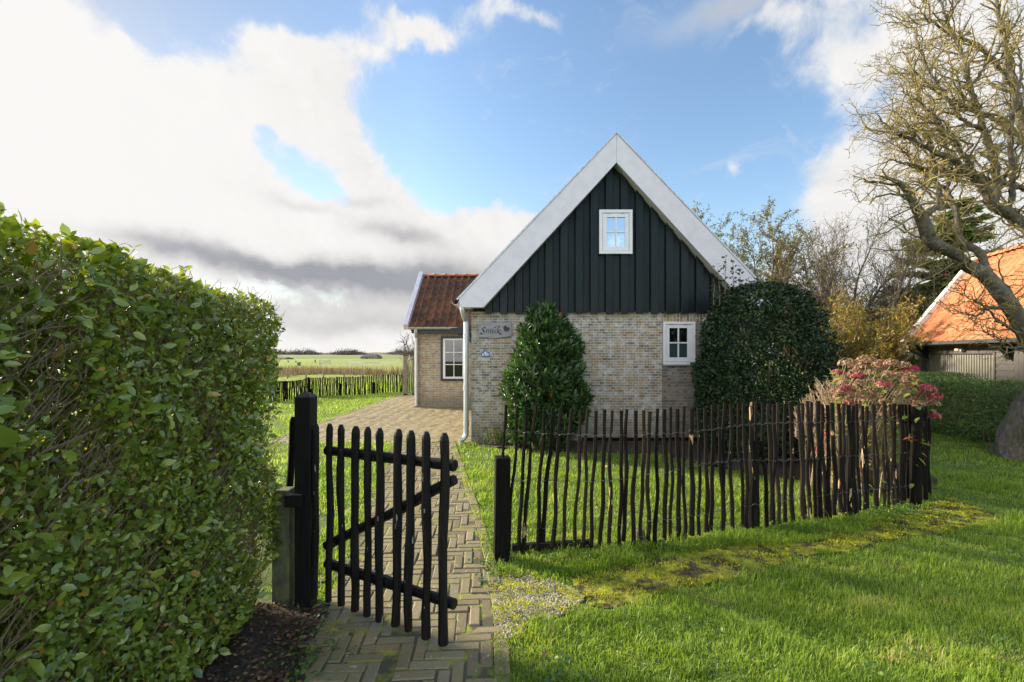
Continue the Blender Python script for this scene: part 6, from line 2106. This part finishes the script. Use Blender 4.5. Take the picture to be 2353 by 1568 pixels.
thin_tree('yellow_shrub', 'rusty low shrub beneath the eave of the orange roofed garage', at(2035, 17.5), 3.4, 2.6, 8, 241, M['yellow_leaf'], 6000, (0.06, 0.12), tw=0.006, lvl2=0.16, lz=(1.0, 1.0), cat='shrub')
thin_tree('bare_tree', 'small leafless tree on the field edge left of the side wing', at(938, 34), 3.1, 2.0, 6, 243, None, 0, tw=0.014, lvl2=0.2)


def conifer():
    y = 18.0
    b = at(2190, y)
    t = thing('conifer_tree', 'dark layered conifer behind the orange garage roof', 'tree', b)
    r = np.random.default_rng(251)
    H = 7.7
    V, Q = tubes_np([(np.array([[b[0], y, 0], [b[0] + .05, y, H * .5], [b[0], y, H]]), np.array([.16, .1, .02]))], 8)
    mesh_np('trunk', V, Q, None, M['bark_thin'], t)
    bp = []; lp = []; ld = []; ln = []
    z = 0.7
    while z < H - 0.1:
        k = 6
        L0 = 3.2 * (1 - (z / H) ** 1.5) + 0.25
        for q in range(k):
            a = r.random() * 6.28; L = L0 * r.uniform(0.65, 1.1)
            d = np.array([math.cos(a), math.sin(a), r.uniform(0.0, 0.25)])
            pts, rad = grow([b[0], y, z], d, L, 0.03, 8, 0.07, (0, 0, -0.012), r, 0.25)
            bp.append((pts, rad))
            n = int(L * 260)
            f = r.random(n) ** 0.75; i = f * (len(pts) - 1); i0 = np.minimum(i.astype(int), len(pts) - 2)
            p = pts[i0] + (pts[i0 + 1] - pts[i0]) * (i - i0)[:, None]
            side = np.array([-math.sin(a), math.cos(a), 0.0])
            sg = r.choice([-1, 1], n)
            wd = 0.32 * L * (1 - f * 0.75) * r.random(n)
            p = p + side * (sg * wd)[:, None] + np.stack([np.zeros(n), np.zeros(n), -0.12 * wd + r.normal(0, 0.035, n)], 1)
            lp.append(p); ld.append(d * 0.8 + side * sg[:, None] * 0.7 + r.normal(0, 0.3, (n, 3)) + np.array([0, 0, -0.1])); ln.append(np.array([-0.4, 0, 0.8]) + r.normal(0, 0.5, (n, 3)))
        z += r.uniform(0.28, 0.5)
    V, Q = tubes_np(bp, 5); mesh_np('branches', V, Q, None, M['bark_thin'], t)
    lp, ld, ln = map(np.concatenate, (lp, ld, ln)); m = len(lp)
    leaves('crown', lp, ld, ln, r.uniform(0.16, 0.3, m), M['conifer_leaf'], t, 'long', np.clip(r.random(m) * 0.8 + 0.1 * vnoise(lp, 252, 2, 1.0), 0, 1))


conifer()


# ================================================================ garage with an orange roof
def garage():
    A = np.array([12.1, 14.0, 1.80]); w = np.array([-.295, -.955, 0]); w /= np.linalg.norm(w); p = np.array([.955, -.295, 0]); p /= np.linalg.norm(p)
    up = np.array([0, 0, 1.0]); Lg = 6.2
    t = thing('garage', 'low taupe timber garage with a bright orange pantile roof and ribbed door', 'garage', (12.6, 11.0, 0))
    def at3(s, d, z): return A * [1, 1, 0] + w * s + p * d + up * z
    def solve(u, d):
        k = (u - 1176.5) / F; o = A + p * d
        return (k * o[1] - o[0]) / (w[0] - k * w[1])
    def box(mb, s0, s1, d0, d1, z0, z1):
        mb.obox(at3(s0, d0, z0), w * (s1 - s0), p * (d1 - d0), up * (z1 - z0))
    D = 0.42
    s_l = 0.28
    sd0, sd1 = solve(2119, D), solve(2286, D)
    m = MB()
    zw = 1.80
    # walls around the door opening
    box(m, s_l, sd0, D, D + .12, -.02, zw); box(m, sd1, Lg, D, D + .12, -.02, zw); box(m, sd0, sd1, D, D + .12, 1.5, zw)
    box(m, s_l, s_l + .12, D + .12, D + 3.0, -.02, 1.8); box(m, s_l, Lg, D + 3.0, D + 3.12, -.02, 1.8); box(m, Lg - .12, Lg, D + .12, D + 3.0, -.02, 1.8)
    m.prism([at3(s_l + .01, D, 1.8), at3(s_l + .01, D + 3.1, 1.8), at3(s_l + .01, 1.72, 4.1)], w * .1)
    m.build('wall', M['taupe'], t)
    # horizontal weather boards, proud of the wall
    bd = MB()
    for (a, b) in ((s_l, sd0), (sd1 + 0.06, sd1 + 0.62)):
        z = 0.02
        while z < 1.74:
            q = [at3(a, D - .004, z + .152), at3(a, D - .022, z), at3(a, D - .002, z)]
            bd.prism(q, w * (b - a)); z += .155
    z = 1.50
    box(bd, sd0 - .05, sd1 + .6, D - .03, D - .001, 1.535, 1.70); box(bd, sd0 - .05, sd1 + .6, D - .045, D - .001, 1.70, 1.725)
    bd.build('weather_boards', M['taupe'], t, bevel=0.003)
    vb = MB(); s = sd1 + .64
    while s < Lg - .1:
        box(vb, s, s + .145, D - .028, D - .001, -.02, 1.70); s += .15
    vb.build('vertical_boards', M['taupe'], t, bevel=0.004)
    fr = MB(); box(fr, sd0 - .05, sd0 - .001, D - .035, D + .1, -.02, 1.53); box(fr, sd1 + .001, sd1 + .05, D - .035, D + .1, -.02, 1.53); box(fr, sd0, sd1, D - .035, D + .1, 1.501, 1.53)
    fr.build('door_frame', M['taupe'], t, bevel=0.003)
    dr = thing_part = MB(); box(dr, sd0, sd1, D + .08, D + .11, 0, 1.5)
    d = dr.build('door', M['black_gap'], t)
    sx0 = solve(2136, D + .06); nrib = 28
    for k in range(nrib):
        a = sx0 + (sd1 - sx0) * k / nrib; b = sx0 + (sd1 - sx0) * (k + .76) / nrib
        rb = MB(); rb.prism([at3(a, D + .078, .02), at3(a + .01, D + .045, .02), at3(b - .01, D + .045, .02), at3(b, D + .078, .02)], up * 1.475)
        rb.build('door_rib', M['taupe_light'], d)
    # roof
    d1, z0, z1 = 1.72, 1.83, 4.26
    L = math.hypot(d1, z1 - z0); vx = (p * d1 + up * (z1 - z0)) / L
    pantile(at3(0.18, 0.02, z0), w, vx, 27, 9, 0.225, L / 9, t, M['tile_orange'], 'roof', 13, amp=0.03)
    dk = MB(); dk.prism([at3(.1, .05, z0 - .04), at3(.1, d1, z1 - .04), at3(.1, d1, z1 - .16), at3(.1, .12, z0 - .12)], w * (Lg + .1))
    dk.prism([at3(.1, d1 + .002, z1 - .04), at3(.1, 3.8, 1.7), at3(.1, 3.7, 1.6), at3(.1, d1 + .002, z1 - .16)], w * (Lg + .1))
    dk.build('roof_deck', M['tile_orange'], t)
    rg = MB()
    for k in range(18):
        s = .1 + k * .34
        q = [at3(s, d1 + .11 * math.cos(x), z1 - .02 + .1 * math.sin(x)) for x in np.linspace(0, math.pi, 7)]
        q2 = [at3(s + .36, d1 + .125 * math.cos(x), z1 - .012 + .115 * math.sin(x)) for x in np.linspace(0, math.pi, 7)]
        rg.cur = random.random(); rg.add(q + q2, [(i + 1, i, i + 7, i + 8) for i in range(6)])
    rg.build('ridge_tiles', M['tile_orange'], t, smooth=True, use_tint=True)
    nrm = np.cross(w, vx); nrm = nrm if nrm[2] > 0 else -nrm
    vg = MB(); vg.obox(at3(-.03, -.03, z0 - .06), w * .21, vx * (L + .08), nrm * .14)
    tag(vg.build('verge_board', M['verge'], t, bevel=0.004), 'white verge board spotted with lichen')
    # gutter, brackets, downspout, lamps
    gt = MB(); box(gt, -.02, Lg, -.10, .03, 1.745, 1.835); gt.build('gutter', M['slate_paint'], t, bevel=0.01)
    gj = MB()
    for s in (.3, 1.5, 2.5, 3.4): box(gj, s, s + .05, -.108, .03, 1.738, 1.84)
    gj.build('gutter_joints', M['slate_paint'], t)
    for s in (s_l + .06, solve(2297, .2)):
        b = MB(); q = [at3(s, -.02, 1.744), at3(s, D - .05, 1.744), at3(s, D - .05, 1.36), at3(s, D - .10, 1.36), at3(s, D - .14, 1.46), at3(s, D - .22, 1.56), at3(s, .08, 1.64)]
        b.prism(q, w * .09); b.build('eave_bracket', M['black_gap'], t)
    pt = smooth_path([at3(.12, -.03, 1.75), at3(.12, -.03, 1.66), at3(.16, .1, 1.56), at3(.20, D - .09, 1.44), at3(.20, D - .07, 1.35), at3(.20, D - .07, 0.0)], 5)
    pm = MB(); pm.tube(pt, .038, 10); pm.build('downspout', M['slate_paint'], t, smooth=True)
    s = solve(2107, D - .06); lm = MB()
    for k, (rr, dd) in enumerate(((.060, D - .03), (.060, D - .055), (.05, D - .085), (.03, D - .10))): pass
    ring = lambda rr, dd: [at3(s + rr * math.cos(x), dd, 1.415 + rr * 1.75 * math.sin(x)) for x in np.linspace(0, 2 * math.pi, 17)[:-1]]
    rs = [ring(.055, D - .024), ring(.06, D - .05), ring(.056, D - .075), ring(.042, D - .095), ring(.015, D - .102)]
    vv = [q for R_ in rs for q in R_]; ff = [(i * 16 + j, i * 16 + (j + 1) % 16, (i + 1) * 16 + (j + 1) % 16, (i + 1) * 16 + j) for i in range(4) for j in range(16)]
    lm.add(vv, ff + [tuple(range(64, 80))]); lm.build('wall_lamp', M['cream'], t, smooth=True)
    s = solve(2207, D - .1); sl = MB(); box(sl, s - .09, s + .05, D - .19, D - .08, 1.575, 1.65); box(sl, s - .06, s - .02, D - .08, D - .03, 1.60, 1.66); box(sl, s + .055, s + .10, D - .15, D - .06, 1.56, 1.61)
    sl.build('security_lamp', M['cream'], t, bevel=0.012)


garage()


# ================================================================ small things out on the fields
def field_things():
    k = 1 / 3.795
    def zu(x): return (1060 + x * k) * 0.57446
    def zv(y): return (1380 + y * k) * 0.57446
    r = np.random.default_rng(261)
    t = thing('wire_fence', 'wire field fence on thin brown posts running through the reeds', 'fence', (-9, 29, 0))
    pts = []
    for (x, v0, v1) in ((340, 425, 520), (625, 425, 505), (890, 428, 500), (1195, 430, 495), (1485, 428, 490), (1775, 430, 485), (2070, 398, 480)):
        y = 27.0
        m = MB(); stick(m, P(zu(x), 870, y) * 1 + Vector((0, 0, 0)), P(zu(x), zv(v0), y), 0.05, int(x), k=6, n=5, point=False, wob=0.02); m.build('post', M['screen_post'], t)
        pts.append(P(zu(x), zv(v0) + 1.0, y))
    for dz in (0, -.25, -.5):
        m = MB(); m.tube([q + Vector((0, -.06, dz)) for q in pts], 0.006, 4); m.build('wire', M['wire'], t)
    # bleached field gate
    y = 60.0
    t = thing('field_gate', 'pale bleached wooden field gate out in the pasture', 'gate', (P(zu(910), 0, y).x, y, 0))
    x0, x1 = P(zu(832), 0, y).x, P(zu(990), 0, y).x; zt = P(0, zv(225), y).z
    for x in (x0, x1):
        m = MB(); m.box(x - .035, x + .035, y - .03, y + .04, 0, zt); m.build('post', M['pale_wood'], t)
    for f in (.2, .42, .64, .86):
        m = MB(); m.box(x0 + .036, x1 - .036, y - .02, y + .01, zt * f - .02, zt * f + .03); m.build('rail', M['pale_wood'], t)
    m = MB(); m.obox((x0 + .04, y - .04, zt * .15), (x1 - x0 - .08, 0, zt * .65), (0, .015, 0), (0, 0, .06)); m.build('brace', M['pale_wood'], t)
    # green box
    y = 56.0; u0, u1 = zu(488), zu(520)
    t = thing('utility_box', 'small dark green utility box standing alone in the pasture', 'utility box', (P(zu(504), 0, y).x, y, 0))
    m = MB(); a, b = P(u0, zv(318), y), P(u1, zv(272), y); m.box(a.x, b.x, y, y + .4, 0, b.z); m.build('cabinet', M['green_paint'], t, bevel=0.02)
    m = MB(); m.box(a.x - .02, b.x + .02, y - .02, y + .42, b.z + .002, b.z + .05); m.build('lid', M['slate_paint'], t, bevel=0.01)
    # stubby posts near the ditch
    for (x, v0, v1) in ((352, 238, 266), (467, 240, 268), (762, 228, 268)):
        y = CAMZ * F / (zv(v1) - HV); m = MB(); stick(m, P(zu(x), zv(v1), y), P(zu(x), zv(v0), y), .13, int(x), k=6, n=4, point=False)
        o = m.build('field_post', M['screen_post'], None, origin=P(zu(x), zv(v1), y)); tag(o, 'stubby brown post in the far pasture', 'post', 'stubby posts in the far pasture')
    # barns against the dyke
    def barn(name, label, xa, xb, vt, vb, ve, y, door=True):
        a, b = P(zu(xa), zv(vb), y), P(zu(xb), zv(vt), y); ze = P(0, zv(ve), y).z; x0, x1 = a.x, b.x; dp = 5.0; hip = (x1 - x0) * .2
        t = thing(name, label, 'barn', ((x0 + x1) / 2, y + dp / 2, 0))
        m = MB(); m.box(x0, x1, y, y + dp, 0, ze); m.build('wall', M['barn_wall'], t)
        m = MB(); e = .12
        m.add([(x0 - e, y - e, ze), (x1 + e, y - e, ze), (x1 + e, y + dp + e, ze), (x0 - e, y + dp + e, ze), (x0 + hip, y + dp / 2, b.z), (x1 - hip, y + dp / 2, b.z)], [(0, 1, 5, 4), (1, 2, 5), (2, 3, 4, 5), (3, 0, 4), (3, 2, 1, 0)])
        m.build('roof', M['barn_roof'], t)
        if door:
            m = MB(); xm = x0 + (x1 - x0) * .31; m.box(xm, xm + (x1 - x0) * .13, y - .03, y - .001, 0.02, ze * .92); m.build('door', M['green_paint'], t)
            for f in (.08, .2, .55, .7):
                m = MB(); m.box(x0 + (x1 - x0) * f, x0 + (x1 - x0) * (f + .05), y - .03, y - .001, ze * .4, ze * .8); m.build('window', M['black_gap'], t)
    barn('barn', 'long slate roofed barn with a green door in front of the dyke', 1450, 1700, 138, 210, 180, 128)
    barn('barn', 'tiny grey shed at the left end of the dyke', 185, 300, 188, 222, 210, 118, False)


field_things()
